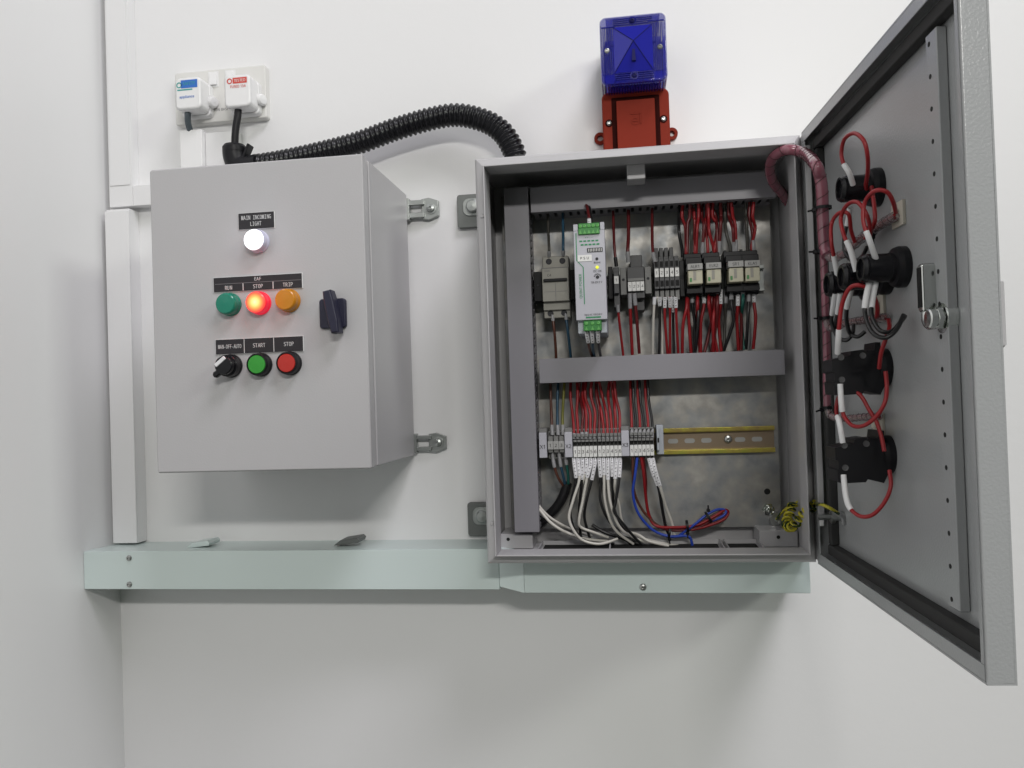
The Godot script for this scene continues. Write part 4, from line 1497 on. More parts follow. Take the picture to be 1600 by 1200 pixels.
	wire("wire_red", "sixth red wire from the left among those entering relays from above, into ELR2", "wires from the top duct to the relays", [Vector3(305.1, 461.8, 62.0), Vector3(303.8, 443.2, 60.9), Vector3(309.6, 431.0, 59.8), Vector3(305.0, 400.6, 66.0), Vector3(304.9, 390.6, 64.0)], 2.2, 0, 0, "sleeve_grey")
	wire("wire_darkred", "fourth dark red wire from the left among those entering relays from above, into ELR2", "wires from the top duct to the relays", [Vector3(314.4, 459.8, 68.0), Vector3(315.6, 443.4, 56.7), Vector3(313.3, 432.5, 72.3), Vector3(310.8, 400.6, 66.0), Vector3(310.7, 390.7, 64.0)], 2.2, 0, 18, "sleeve_grey")
	wire("wire_dark", "second dark grey wire from the left among those entering relays from above, into SR1", "wires from the top duct to the relays", [Vector3(320.9, 462.2, 56.0), Vector3(320.9, 443.4, 55.1), Vector3(320.2, 420.4, 66.6), Vector3(324.9, 400.8, 66.0), Vector3(324.8, 390.9, 64.0)], 2.2, 0, 0, "sleeve_grey")
	wire("wire_darkred", "fifth dark red wire from the left among those entering relays from above, into SR1", "wires from the top duct to the relays", [Vector3(325.9, 460.5, 62.0), Vector3(326.1, 442.8, 56.2), Vector3(328.2, 423.0, 72.7), Vector3(329.9, 400.9, 66.0), Vector3(329.8, 391.0, 64.0)], 2.2, 0, 16, "sleeve_grey")
	wire("wire_red", "seventh red wire from the left among those entering relays from above, into SR1", "wires from the top duct to the relays", [Vector3(328.5, 458.9, 68.0), Vector3(330.4, 441.6, 60.6), Vector3(333.3, 429.6, 59.5), Vector3(332.4, 400.9, 66.0), Vector3(332.3, 391.0, 64.0)], 2.2, 0, 18, "sleeve_grey")
	wire("wire_dark", "third dark grey wire from the left among those entering relays from above, into KLA1", "wires from the top duct to the relays", [Vector3(348.4, 460.4, 56.0), Vector3(348.3, 441.1, 57.4), Vector3(346.2, 430.2, 73.3), Vector3(347.3, 401.1, 66.0), Vector3(347.2, 391.3, 64.0)], 2.2, 0, 0, "sleeve_grey")
	wire("wire_darkred", "sixth dark red wire from the left among those entering relays from above, into KLA1", "wires from the top duct to the relays", [Vector3(353.2, 458.6, 62.0), Vector3(351.5, 439.8, 62.8), Vector3(355.1, 419.5, 60.4), Vector3(354.7, 401.2, 66.0), Vector3(354.6, 391.4, 64.0)], 2.2, 0, 15, "sleeve_grey")
	wire("wire_red", "eighth red wire from the left among those entering relays from above, into KLA1", "wires from the top duct to the relays", [Vector3(357.2, 457.0, 68.0), Vector3(354.8, 438.2, 68.9), Vector3(358.9, 423.7, 59.9), Vector3(353.0, 401.2, 66.0), Vector3(353.0, 391.3, 64.0)], 2.2, 0, 0, "sleeve_grey")
	wire("wire_brown", "brown wire under the left pole of the beige breaker", "wires leaving the upper row for the middle duct", [Vector3(85.1, 320.2, 70.0), Vector3(87.2, 299.8, 72.0), Vector3(87.6, 278.5, 64.0), Vector3(87.2, 261.2, 56.0)], 1.9, 9, 0, "sleeve_grey")
	wire("wire_steelblue", "steel blue wire under the right pole of the beige breaker", "wires leaving the upper row for the middle duct", [Vector3(103.5, 321.1, 70.0), Vector3(105.5, 299.0, 72.0), Vector3(106.9, 277.7, 64.0), Vector3(107.5, 260.4, 56.0)], 1.9, 9, 0, "sleeve_grey")
	wire("wire_brown", "brown wire with white sleeve under the power supply, left of three", "wires leaving the upper row for the middle duct", [Vector3(133.0, 295.2, 138.0), Vector3(134.9, 278.1, 122.0), Vector3(135.9, 267.8, 96.0), Vector3(138.5, 258.9, 64.0)], 1.8, 24, 0, "sleeve_white")
	wire("wire_steelblue", "steel blue wire with white sleeve under the power supply, middle of three", "wires leaving the upper row for the middle duct", [Vector3(140.3, 294.8, 138.0), Vector3(140.7, 277.9, 122.0), Vector3(140.1, 267.7, 96.0), Vector3(141.1, 258.8, 64.0)], 1.8, 24, 0, "sleeve_white")
	wire("wire_black", "black wire with white sleeve under the power supply, right of three", "wires leaving the upper row for the middle duct", [Vector3(148.4, 295.3, 138.0), Vector3(148.1, 277.6, 122.0), Vector3(148.5, 267.3, 96.0), Vector3(148.9, 260.2, 64.0)], 1.8, 24, 0, "sleeve_white")
	wire("wire_red", "red wire under the single narrow terminal", "wires leaving the upper row for the middle duct", [Vector3(174.0, 328.8, 80.0), Vector3(175.6, 304.4, 74.0), Vector3(179.1, 261.0, 58.0)], 1.7, 10, 0, "sleeve_grey")
	wire("wire_red", "left red wire of two under the small four-way block", "wires leaving the upper row for the middle duct", [Vector3(190.5, 342.9, 84.0), Vector3(190.5, 316.2, 78.0), Vector3(191.3, 262.3, 58.0)], 2.2, 20, 0, "sleeve_grey")
	wire("wire_darkred", "right dark red wire of two under the small four-way block", "wires leaving the upper row for the middle duct", [Vector3(196.4, 342.6, 84.0), Vector3(198.7, 307.5, 76.0), Vector3(200.8, 263.7, 58.0)], 2.2, 16, 0, "sleeve_grey")
	wire("wire_white", "white wire, first from the left under the five tall terminals", "wires under the five tall terminals", [Vector3(223.0, 336.2, 84.0), Vector3(220.6, 306.4, 76.0), Vector3(218.8, 262.2, 56.0)], 1.8, 10, 0, "sleeve_white")
	wire("wire_black", "black wire, second from the left under the five tall terminals", "wires under the five tall terminals", [Vector3(229.7, 335.9, 84.0), Vector3(229.2, 306.5, 71.0), Vector3(227.4, 261.8, 56.0)], 1.8, 12, 0, "sleeve_white")
	wire("wire_white", "white wire, third from the left under the five tall terminals", "wires under the five tall terminals", [Vector3(226.4, 336.0, 84.0), Vector3(231.9, 306.8, 66.0), Vector3(231.6, 261.6, 56.0)], 1.8, 0, 0, "sleeve_white")
	wire("wire_red", "red wire, fourth from the left under the five tall terminals", "wires under the five tall terminals", [Vector3(236.4, 335.5, 84.0), Vector3(235.7, 305.8, 76.0), Vector3(238.5, 261.4, 56.0)], 1.8, 14, 0, "sleeve_white")
	wire("wire_red", "red wire, fifth from the left under the five tall terminals", "wires under the five tall terminals", [Vector3(243.0, 335.2, 84.0), Vector3(242.6, 305.9, 71.0), Vector3(241.9, 261.2, 56.0)], 1.8, 14, 0, "sleeve_white")
	wire("wire_black", "black wire, sixth from the left under the five tall terminals", "wires under the five tall terminals", [Vector3(247.1, 335.0, 84.0), Vector3(247.1, 306.1, 66.0), Vector3(247.0, 261.0, 56.0)], 1.8, 22, 0, "sleeve_white")
	wire("wire_red", "red wire, seventh from the left under the five tall terminals", "wires under the five tall terminals", [Vector3(250.5, 334.8, 84.0), Vector3(250.7, 305.1, 76.0), Vector3(252.9, 260.8, 56.0)], 1.8, 14, 0, "sleeve_white")
	wire("wire_red", "first red wire from the left among those leaving the relays below", "wires from the relays to the middle duct", [Vector3(266.1, 341.8, 66.0), Vector3(264.7, 321.9, 76.0), Vector3(259.4, 298.7, 72.0), Vector3(258.1, 260.3, 54.0)], 2.2, 0, 0, "sleeve_white")
	wire("wire_red", "second red wire from the left among those leaving the relays below", "wires from the relays to the middle duct", [Vector3(267.8, 341.8, 66.0), Vector3(266.7, 322.5, 71.0), Vector3(267.7, 298.9, 66.0), Vector3(270.0, 260.0, 54.0)], 2.2, 6, 0, "sleeve_white")
	wire("wire_black", "first black wire from the left among those leaving the relays below", "wires from the relays to the middle duct", [Vector3(273.7, 342.0, 66.0), Vector3(273.0, 323.2, 66.0), Vector3(275.9, 299.5, 60.0), Vector3(273.4, 260.3, 54.0)], 2.2, 14, 0, "sleeve_grey")
	wire("wire_red", "third red wire from the left among those leaving the relays below", "wires from the relays to the middle duct", [Vector3(280.4, 342.2, 66.0), Vector3(278.8, 322.4, 76.0), Vector3(279.7, 300.4, 54.0), Vector3(281.9, 260.5, 54.0)], 2.2, 4, 0, "sleeve_white")
	wire("wire_black", "second black wire from the left among those leaving the relays below", "wires from the relays to the middle duct", [Vector3(281.2, 342.3, 66.0), Vector3(280.1, 322.9, 71.0), Vector3(279.0, 299.0, 72.0), Vector3(275.1, 260.9, 54.0)], 2.2, 6, 0, "sleeve_grey")
	wire("wire_red", "fourth red wire from the left among those leaving the relays below", "wires from the relays to the middle duct", [Vector3(288.7, 342.5, 66.0), Vector3(288.1, 323.7, 66.0), Vector3(283.1, 299.9, 66.0), Vector3(282.7, 261.2, 54.0)], 2.2, 16, 0, "sleeve_white")
	wire("wire_red", "fifth red wire from the left among those leaving the relays below", "wires from the relays to the middle duct", [Vector3(295.4, 342.7, 66.0), Vector3(293.7, 322.9, 76.0), Vector3(298.3, 300.3, 60.0), Vector3(304.6, 260.8, 54.0)], 2.2, 0, 0, "sleeve_white")
	wire("wire_darkred", "first dark red wire from the left among those leaving the relays below", "wires from the relays to the middle duct", [Vector3(298.8, 342.8, 66.0), Vector3(297.6, 323.5, 71.0), Vector3(297.9, 301.1, 54.0), Vector3(287.8, 261.8, 54.0)], 2.2, 0, 0, "sleeve_white")
	wire("wire_red", "sixth red wire from the left among those leaving the relays below", "wires from the relays to the middle duct", [Vector3(302.9, 342.9, 66.0), Vector3(302.3, 324.2, 66.0), Vector3(298.8, 299.9, 72.0), Vector3(299.6, 261.7, 54.0)], 2.2, 0, 0, "sleeve_white")
	wire("wire_darkred", "second dark red wire from the left among those leaving the relays below", "wires from the relays to the middle duct", [Vector3(306.3, 343.0, 66.0), Vector3(304.5, 323.2, 76.0), Vector3(303.4, 300.5, 66.0), Vector3(297.1, 262.0, 54.0)], 2.2, 8, 0, "sleeve_grey")
	wire("wire_red", "seventh red wire from the left among those leaving the relays below", "wires from the relays to the middle duct", [Vector3(310.4, 343.2, 66.0), Vector3(309.2, 323.9, 71.0), Vector3(307.2, 301.1, 60.0), Vector3(309.7, 261.9, 54.0)], 2.2, 20, 0, "sleeve_white")
	wire("wire_dark", "first dark grey wire from the left among those leaving the relays below", "wires from the relays to the middle duct", [Vector3(317.1, 343.4, 66.0), Vector3(316.4, 324.6, 66.0), Vector3(316.1, 301.8, 54.0), Vector3(313.1, 262.3, 54.0)], 2.2, 18, 0, "sleeve_grey")
	wire("wire_black", "third black wire from the left among those leaving the relays below", "wires from the relays to the middle duct", [Vector3(324.5, 343.6, 66.0), Vector3(322.6, 323.8, 76.0), Vector3(324.7, 300.5, 72.0), Vector3(313.1, 262.9, 54.0)], 2.2, 18, 0, "sleeve_grey")
	wire("wire_red", "eighth red wire from the left among those leaving the relays below", "wires from the relays to the middle duct", [Vector3(332.8, 343.9, 66.0), Vector3(331.5, 324.6, 71.0), Vector3(330.2, 301.4, 66.0), Vector3(332.3, 262.8, 54.0)], 2.2, 24, 0, "sleeve_white")
	wire("wire_darkred", "third dark red wire from the left among those leaving the relays below", "wires from the relays to the middle duct", [Vector3(335.3, 343.9, 66.0), Vector3(334.6, 325.2, 66.0), Vector3(336.5, 301.9, 60.0), Vector3(335.7, 262.9, 54.0)], 2.2, 0, 0, "sleeve_white")
	wire("wire_green", "first green wire from the left among those leaving the relays below", "wires from the relays to the middle duct", [Vector3(339.4, 344.1, 66.0), Vector3(337.3, 324.3, 76.0), Vector3(337.5, 302.7, 54.0), Vector3(339.8, 263.1, 54.0)], 2.2, 12, 0, "sleeve_grey")
	wire("wire_black", "fourth black wire from the left among those leaving the relays below", "wires from the relays to the middle duct", [Vector3(346.8, 344.3, 66.0), Vector3(345.4, 325.1, 71.0), Vector3(343.3, 301.4, 72.0), Vector3(342.3, 263.6, 54.0)], 2.2, 20, 0, "sleeve_grey")
	wire("wire_red", "ninth red wire from the left among those leaving the relays below", "wires from the relays to the middle duct", [Vector3(353.4, 344.5, 66.0), Vector3(352.8, 325.8, 66.0), Vector3(354.2, 302.0, 66.0), Vector3(351.5, 263.8, 54.0)], 2.2, 20, 0, "sleeve_white")
	wire("wire_brown", "brown wire dropping to the three power terminals beside the upright duct", "wires dropping from the middle duct to the lower row", [Vector3(77.9, 229.7, 54.0), Vector3(78.5, 199.7, 62.0), Vector3(79.4, 178.0, 70.0), Vector3(79.9, 156.3, 74.0)], 1.9, 0, 14, "sleeve_grey")
	wire("wire_steelblue", "steel blue wire dropping to the three power terminals beside the upright duct", "wires dropping from the middle duct to the lower row", [Vector3(88.6, 229.4, 54.0), Vector3(87.3, 199.4, 62.0), Vector3(87.3, 177.7, 70.0), Vector3(87.8, 156.1, 74.0)], 1.9, 0, 14, "sleeve_grey")
	wire("wire_olive", "olive wire dropping to the three power terminals beside the upright duct", "wires dropping from the middle duct to the lower row", [Vector3(97.4, 229.1, 54.0), Vector3(95.3, 199.2, 62.0), Vector3(94.3, 177.5, 70.0), Vector3(94.7, 156.0, 74.0)], 1.9, 0, 14, "sleeve_grey")
	wire("wire_red", "red wire dropping to the first of the twelve slim terminals", "red wires above the twelve slim terminals", [Vector3(105.8, 232.4, 46.0), Vector3(105.1, 209.4, 54.5), Vector3(107.3, 186.5, 60.8), Vector3(109.5, 166.0, 74.0), Vector3(109.2, 150.6, 78.0)], 2.0, 0, 7.60636, "sleeve_grey")
	wire("wire_red", "red wire dropping to the second of the twelve slim terminals", "red wires above the twelve slim terminals", [Vector3(114.8, 232.0, 52.0), Vector3(115.3, 209.0, 59.7), Vector3(113.7, 186.4, 66.4), Vector3(115.0, 165.8, 74.0), Vector3(114.7, 150.5, 78.0)], 2.0, 0, 7.10673, "sleeve_grey")
	wire("wire_darkred", "dark red wire dropping to the third of the twelve slim terminals", "red wires above the twelve slim terminals", [Vector3(118.7, 231.8, 58.0), Vector3(117.0, 209.0, 52.0), Vector3(122.3, 186.3, 69.9), Vector3(120.6, 165.7, 74.0), Vector3(120.3, 150.3, 78.0)], 2.0, 0, 9.22661, "sleeve_grey")
	wire("wire_red", "red wire dropping to the fourth of the twelve slim terminals", "red wires above the twelve slim terminals", [Vector3(123.7, 231.8, 46.0), Vector3(121.6, 208.8, 53.3), Vector3(126.2, 186.1, 68.8), Vector3(126.2, 165.5, 74.0), Vector3(125.8, 150.2, 78.0)], 2.0, 0, 9.41859, "sleeve_grey")
	wire("wire_red", "red wire dropping to the fifth of the twelve slim terminals", "red wires above the twelve slim terminals", [Vector3(127.8, 231.5, 52.0), Vector3(125.3, 208.7, 57.5), Vector3(131.4, 185.9, 66.1), Vector3(131.7, 165.4, 74.0), Vector3(131.4, 150.1, 78.0)], 2.0, 0, 6.71116, "sleeve_grey")
	wire("wire_red", "red wire dropping to the sixth of the twelve slim terminals", "red wires above the twelve slim terminals", [Vector3(135.4, 231.2, 58.0), Vector3(133.5, 208.5, 62.1), Vector3(138.4, 185.7, 66.6), Vector3(137.3, 165.2, 74.0), Vector3(136.9, 149.9, 78.0)], 2.0, 0, 7.20098, "sleeve_grey")
	wire("wire_darkred", "dark red wire dropping to the seventh of the twelve slim terminals", "red wires above the twelve slim terminals", [Vector3(140.9, 231.2, 46.0), Vector3(141.0, 208.2, 61.4), Vector3(144.3, 185.5, 66.1), Vector3(143.7, 165.0, 74.0), Vector3(143.3, 149.8, 78.0)], 2.0, 0, 7.65578, "sleeve_grey")
	wire("wire_red", "red wire dropping to the eighth of the twelve slim terminals", "red wires above the twelve slim terminals", [Vector3(140.9, 231.1, 52.0), Vector3(141.9, 208.1, 51.3), Vector3(147.0, 185.5, 69.8), Vector3(149.2, 164.9, 74.0), Vector3(148.8, 149.6, 78.0)], 2.0, 0, 6.17295, "sleeve_grey")
	wire("wire_red", "red wire dropping to the ninth of the twelve slim terminals", "red wires above the twelve slim terminals", [Vector3(144.4, 230.9, 58.0), Vector3(148.4, 207.9, 52.9), Vector3(153.2, 185.2, 65.7), Vector3(154.7, 164.7, 74.0), Vector3(154.3, 149.5, 78.0)], 2.0, 0, 7.37137, "sleeve_grey")
	wire("wire_red", "red wire dropping to the tenth of the twelve slim terminals", "red wires above the twelve slim terminals", [Vector3(159.6, 230.5, 46.0), Vector3(156.6, 207.7, 54.8), Vector3(158.9, 185.1, 67.6), Vector3(160.2, 164.6, 74.0), Vector3(159.8, 149.3, 78.0)], 2.0, 0, 7.10522, "sleeve_grey")
	wire("wire_red", "red wire dropping to the eleventh of the twelve slim terminals", "red wires above the twelve slim terminals", [Vector3(161.0, 230.4, 52.0), Vector3(163.7, 207.4, 53.5), Vector3(165.4, 185.0, 70.9), Vector3(165.7, 164.4, 74.0), Vector3(165.2, 149.2, 78.0)], 2.0, 0, 6.40392, "sleeve_grey")
	wire("wire_red", "red wire dropping to the last of the twelve slim terminals", "red wires above the twelve slim terminals", [Vector3(166.2, 230.1, 58.0), Vector3(166.8, 207.4, 59.7), Vector3(171.1, 184.6, 62.8), Vector3(171.2, 164.3, 74.0), Vector3(170.7, 149.1, 78.0)], 2.0, 0, 7.32427, "sleeve_grey")
	wire("wire_red", "red wire dropping to the first of the six slim terminals", "red and black pairs above the six slim terminals", [Vector3(187.6, 231.2, 50.0), Vector3(187.0, 200.6, 60.0), Vector3(187.2, 172.3, 70.0), Vector3(186.4, 150.4, 78.0)], 1.8, 0, 12, "sleeve_grey")
	wire("wire_black", "black wire dropping to the second of the six slim terminals", "red and black pairs above the six slim terminals", [Vector3(191.1, 231.0, 55.0), Vector3(190.9, 200.5, 60.0), Vector3(192.6, 172.1, 70.0), Vector3(191.8, 150.2, 78.0)], 1.8, 0, 12, "sleeve_grey")
	wire("wire_red", "red wire dropping to the third of the six slim terminals", "red and black pairs above the six slim terminals", [Vector3(197.2, 230.9, 50.0), Vector3(196.8, 200.3, 60.0), Vector3(198.1, 172.0, 70.0), Vector3(197.2, 150.1, 78.0)], 1.8, 0, 12, "sleeve_grey")
	wire("wire_black", "black wire dropping to the fourth of the six slim terminals", "red and black pairs above the six slim terminals", [Vector3(199.7, 230.7, 55.0), Vector3(200.1, 200.2, 60.0), Vector3(203.5, 171.8, 70.0), Vector3(202.6, 150.0, 78.0)], 1.8, 0, 12, "sleeve_grey")
	wire("wire_red", "red wire dropping to the fifth of the six slim terminals", "red and black pairs above the six slim terminals", [Vector3(207.5, 230.5, 50.0), Vector3(207.2, 200.0, 60.0), Vector3(208.9, 171.7, 70.0), Vector3(207.9, 149.8, 78.0)], 1.8, 0, 12, "sleeve_grey")
	wire("wire_black", "black wire dropping to the last of the six slim terminals", "red and black pairs above the six slim terminals", [Vector3(210.9, 230.3, 55.0), Vector3(211.2, 199.8, 60.0), Vector3(214.3, 171.5, 70.0), Vector3(213.3, 149.7, 78.0)], 1.8, 0, 12, "sleeve_grey")
	wire("wire_brown", "brown core fanning from the black cable to the left power terminal", "cores of the black supply cable", [Vector3(79.0, 134.5, 72.0), Vector3(81.1, 114.6, 74.0), Vector3(86.1, 96.6, 68.0), Vector3(94.5, 81.3, 58.0)], 1.9, 22, 0, "sleeve_grey")
	wire("wire_steelblue", "steel blue core fanning from the black cable to the middle power terminal", "cores of the black supply cable", [Vector3(87.8, 135.2, 72.0), Vector3(89.9, 116.2, 74.0), Vector3(93.1, 96.4, 68.0), Vector3(95.3, 81.3, 58.0)], 1.9, 22, 0, "sleeve_grey")
	wire("wire_green", "green core fanning from the black cable to the right power terminal", "cores of the black supply cable", [Vector3(96.5, 135.8, 72.0), Vector3(97.8, 117.8, 74.0), Vector3(99.3, 98.1, 68.0), Vector3(97.1, 81.2, 58.0)], 1.9, 20, 0, "sleeve_grey")
	wire("wire_black", "thick black cable slanting down to the floor behind the upright duct", "", [Vector3(97.5, 89.4, 60.0), Vector3(90.4, 71.4, 56.0), Vector3(80.6, 55.8, 50.0), Vector3(67.1, 42.6, 44.0), Vector3(51.8, 27.9, 40.0)], 6.6, 0, 0, "sleeve_white")
	wire("wire_black", "black core with printed white sleeve below the first of the twelve slim terminals", "black and white cores below the twelve slim terminals", [Vector3(108.4, 124.9, 80.0), Vector3(108.9, 116.7, 84.0), Vector3(110.6, 94.4, 84.0), Vector3(103.2, 69.5, 76.0), Vector3(100.6, 49.4, 74.0), Vector3(106.5, 25.3, 70.0), Vector3(122.2, 10.6, 66.0), Vector3(140.8, 4.2, 60.0)], 1.9, 27, 0, "sleeve_white")
	wire("wire_white", "white core with printed white sleeve below the second of the twelve slim terminals", "black and white cores below the twelve slim terminals", [Vector3(114.0, 124.8, 80.0), Vector3(114.4, 116.6, 84.0), Vector3(115.0, 96.2, 86.0), Vector3(106.5, 70.7, 86.0), Vector3(99.7, 46.9, 86.0), Vector3(105.9, 28.0, 86.0), Vector3(118.1, 14.8, 84.0), Vector3(140.0, 10.0, 82.0), Vector3(162.9, 14.5, 70.0)], 1.9, 24, 0, "sleeve_white")
	wire("wire_black", "black core with printed white sleeve below the third of the twelve slim terminals", "black and white cores below the twelve slim terminals", [Vector3(119.5, 124.7, 80.0), Vector3(119.9, 116.4, 84.0), Vector3(118.2, 94.0, 82.0), Vector3(114.0, 64.5, 72.0), Vector3(111.8, 39.9, 64.0), Vector3(113.1, 14.1, 56.0)], 1.9, 29, 0, "sleeve_white")
	wire("wire_white", "white core with printed white sleeve below the fourth of the twelve slim terminals", "black and white cores below the twelve slim terminals", [Vector3(125.1, 124.6, 80.0), Vector3(125.4, 116.3, 84.0), Vector3(120.8, 95.7, 82.0), Vector3(114.5, 81.5, 70.0), Vector3(112.7, 66.0, 64.0), Vector3(117.9, 49.4, 58.0)], 1.9, 22, 0, "sleeve_white")
	wire("wire_white", "white core with printed white sleeve below the fifth of the twelve slim terminals", "black and white cores below the twelve slim terminals", [Vector3(130.6, 124.4, 80.0), Vector3(130.9, 116.2, 84.0), Vector3(125.3, 97.7, 86.0), Vector3(119.0, 70.0, 82.0), Vector3(112.8, 42.4, 80.0), Vector3(114.8, 31.4, 76.0), Vector3(131.5, 23.4, 70.0), Vector3(149.9, 14.5, 60.0)], 1.9, 27, 0, "sleeve_white")
	wire("wire_black", "black core with printed white sleeve below the sixth of the twelve slim terminals", "black and white cores below the twelve slim terminals", [Vector3(136.1, 124.3, 80.0), Vector3(136.4, 116.1, 84.0), Vector3(131.1, 94.0, 84.0), Vector3(124.1, 69.7, 80.0), Vector3(119.5, 47.1, 72.0), Vector3(121.9, 27.6, 64.0), Vector3(125.4, 12.6, 58.0)], 1.9, 30, 0, "sleeve_white")
	wire("wire_black", "black core with printed white sleeve below the seventh of the twelve slim terminals", "black and white cores below the twelve slim terminals", [Vector3(142.4, 124.2, 80.0), Vector3(142.7, 116.0, 84.0), Vector3(143.7, 91.0, 82.0), Vector3(142.0, 69.4, 80.0), Vector3(148.7, 46.2, 74.0), Vector3(163.2, 24.1, 66.0), Vector3(179.7, 4.9, 56.0)], 1.9, 26, 0, "sleeve_white")
	wire("wire_white", "white core with printed white sleeve below the eighth of the twelve slim terminals", "black and white cores below the twelve slim terminals", [Vector3(147.9, 124.1, 80.0), Vector3(148.2, 115.9, 84.0), Vector3(148.1, 93.7, 84.0), Vector3(148.0, 69.3, 80.0), Vector3(153.7, 41.3, 76.0), Vector3(163.2, 23.1, 70.0), Vector3(184.0, 5.6, 60.0)], 1.9, 23, 0, "sleeve_white")
	wire("wire_white", "white core with printed white sleeve below the ninth of the twelve slim terminals", "black and white cores below the twelve slim terminals", [Vector3(153.4, 123.9, 80.0), Vector3(153.7, 115.7, 84.0), Vector3(153.3, 95.5, 86.0), Vector3(154.8, 68.1, 84.0), Vector3(161.5, 41.8, 80.0), Vector3(169.4, 27.1, 74.0), Vector3(184.3, 14.9, 64.0), Vector3(203.0, 6.4, 56.0)], 1.9, 29, 0, "sleeve_white")
	wire("wire_black", "black core with printed white sleeve below the tenth of the twelve slim terminals", "black and white cores below the twelve slim terminals", [Vector3(158.9, 123.8, 80.0), Vector3(159.1, 115.6, 84.0), Vector3(159.0, 91.6, 82.0), Vector3(159.4, 59.5, 72.0), Vector3(164.6, 39.3, 64.0), Vector3(176.0, 20.9, 58.0)], 1.9, 25, 0, "sleeve_white")
	wire("wire_white", "white core with printed white sleeve below the eleventh of the twelve slim terminals", "black and white cores below the twelve slim terminals", [Vector3(164.4, 123.7, 80.0), Vector3(164.6, 115.5, 84.0), Vector3(162.5, 93.7, 86.0), Vector3(161.8, 77.2, 76.0), Vector3(166.2, 60.3, 66.0), Vector3(168.8, 38.3, 58.0), Vector3(176.0, 21.6, 52.0)], 1.9, 28, 0, "sleeve_white")
	wire("wire_black", "black core with printed white sleeve below the last of the twelve slim terminals", "black and white cores below the twelve slim terminals", [Vector3(169.8, 123.6, 80.0), Vector3(170.0, 115.4, 84.0), Vector3(167.6, 93.8, 88.0), Vector3(162.4, 65.9, 88.0), Vector3(160.3, 53.3, 88.0), Vector3(172.2, 35.6, 84.0), Vector3(184.3, 19.1, 78.0), Vector3(195.8, 5.7, 70.0)], 1.9, 26, 0, "sleeve_white")
	wire("wire_white", "front white core sweeping from the upright duct along the floor", "loose cores along the floor of the open enclosure", [Vector3(54.6, 61.0, 72.0), Vector3(61.6, 52.4, 74.0), Vector3(75.2, 37.0, 76.0), Vector3(94.6, 24.4, 74.0), Vector3(119.8, 14.1, 66.0), Vector3(149.6, 8.6, 56.0)], 2.1, 0, 0, "sleeve_white")
	wire("wire_white", "rear white core leaving the upright duct above the floor", "loose cores along the floor of the open enclosure", [Vector3(55.8, 61.9, 66.0), Vector3(64.2, 51.2, 66.0), Vector3(76.0, 40.3, 64.0), Vector3(97.9, 26.9, 58.0), Vector3(127.8, 14.7, 50.0)], 1.9, 0, 0, "sleeve_white")
	wire("wire_black", "front black core sweeping from the upright duct along the floor", "loose cores along the floor of the open enclosure", [Vector3(53.5, 52.8, 64.0), Vector3(63.9, 42.5, 66.0), Vector3(85.4, 28.3, 66.0), Vector3(115.1, 14.8, 60.0), Vector3(158.0, 4.3, 52.0)], 2.2, 0, 0, "sleeve_white")
	wire("wire_black", "black core crossing behind the white ones on the floor", "loose cores along the floor of the open enclosure", [Vector3(128.2, 30.2, 48.0), Vector3(145.4, 19.5, 48.0), Vector3(171.3, 10.8, 50.0), Vector3(192.7, 4.0, 52.0)], 2.4, 0, 0, "sleeve_white")
	wire("wire_white", "white core rising over the floor right of the black bunch", "loose cores along the floor of the open enclosure", [Vector3(179.4, 19.8, 52.0), Vector3(191.3, 17.6, 60.0), Vector3(205.4, 9.6, 64.0), Vector3(230.7, 3.1, 62.0)], 2.0, 0, 0, "sleeve_white")
	wire("wire_white", "second white core lying low right of the black bunch", "loose cores along the floor of the open enclosure", [Vector3(180.9, 13.2, 44.0), Vector3(197.2, 10.6, 50.0), Vector3(218.4, 6.0, 54.0), Vector3(244.1, 0.7, 50.0)], 2.0, 0, 0, "sleeve_white")
	wire("wire_black", "black core crossing down to the floor opening at the bunch", "loose cores along the floor of the open enclosure", [Vector3(158.3, 15.1, 44.0), Vector3(180.0, 10.4, 48.0), Vector3(196.9, 2.3, 52.0)], 2.2, 0, 0, "sleeve_white")
	wire("wire_brown", "brown core curving from the six terminals into the tied loop", "cores below the six slim terminals", [Vector3(187.1, 124.1, 80.0), Vector3(186.3, 97.9, 74.0), Vector3(188.1, 73.8, 66.0), Vector3(199.3, 48.4, 58.0), Vector3(219.2, 28.5, 54.0), Vector3(240.4, 24.8, 54.0), Vector3(265.8, 28.3, 56.0), Vector3(289.0, 41.8, 56.0), Vector3(302.8, 48.2, 54.0)], 1.8, 0, 0, "sleeve_white")
	wire("wire_blue", "blue core curving down from the six terminals to the floor", "cores below the six slim terminals", [Vector3(193.0, 123.9, 80.0), Vector3(188.8, 98.3, 78.0), Vector3(185.5, 74.6, 72.0), Vector3(192.2, 47.1, 66.0), Vector3(210.3, 24.4, 60.0), Vector3(232.2, 15.2, 58.0), Vector3(256.6, 15.4, 60.0), Vector3(262.2, 3.0, 58.0)], 1.9, 0, 0, "sleeve_white")
	wire("wire_red", "red core running from the six terminals into the tied loop", "cores below the six slim terminals", [Vector3(198.1, 123.8, 80.0), Vector3(200.7, 100.2, 74.0), Vector3(202.5, 70.5, 62.0), Vector3(206.0, 43.7, 56.0), Vector3(215.7, 28.8, 56.0), Vector3(244.3, 27.8, 62.0), Vector3(269.6, 31.0, 62.0), Vector3(293.6, 42.4, 60.0), Vector3(306.0, 49.3, 56.0), Vector3(311.1, 45.5, 54.0), Vector3(303.9, 36.5, 56.0), Vector3(282.4, 28.5, 58.0), Vector3(261.3, 23.6, 58.0)], 2.0, 0, 0, "sleeve_white")
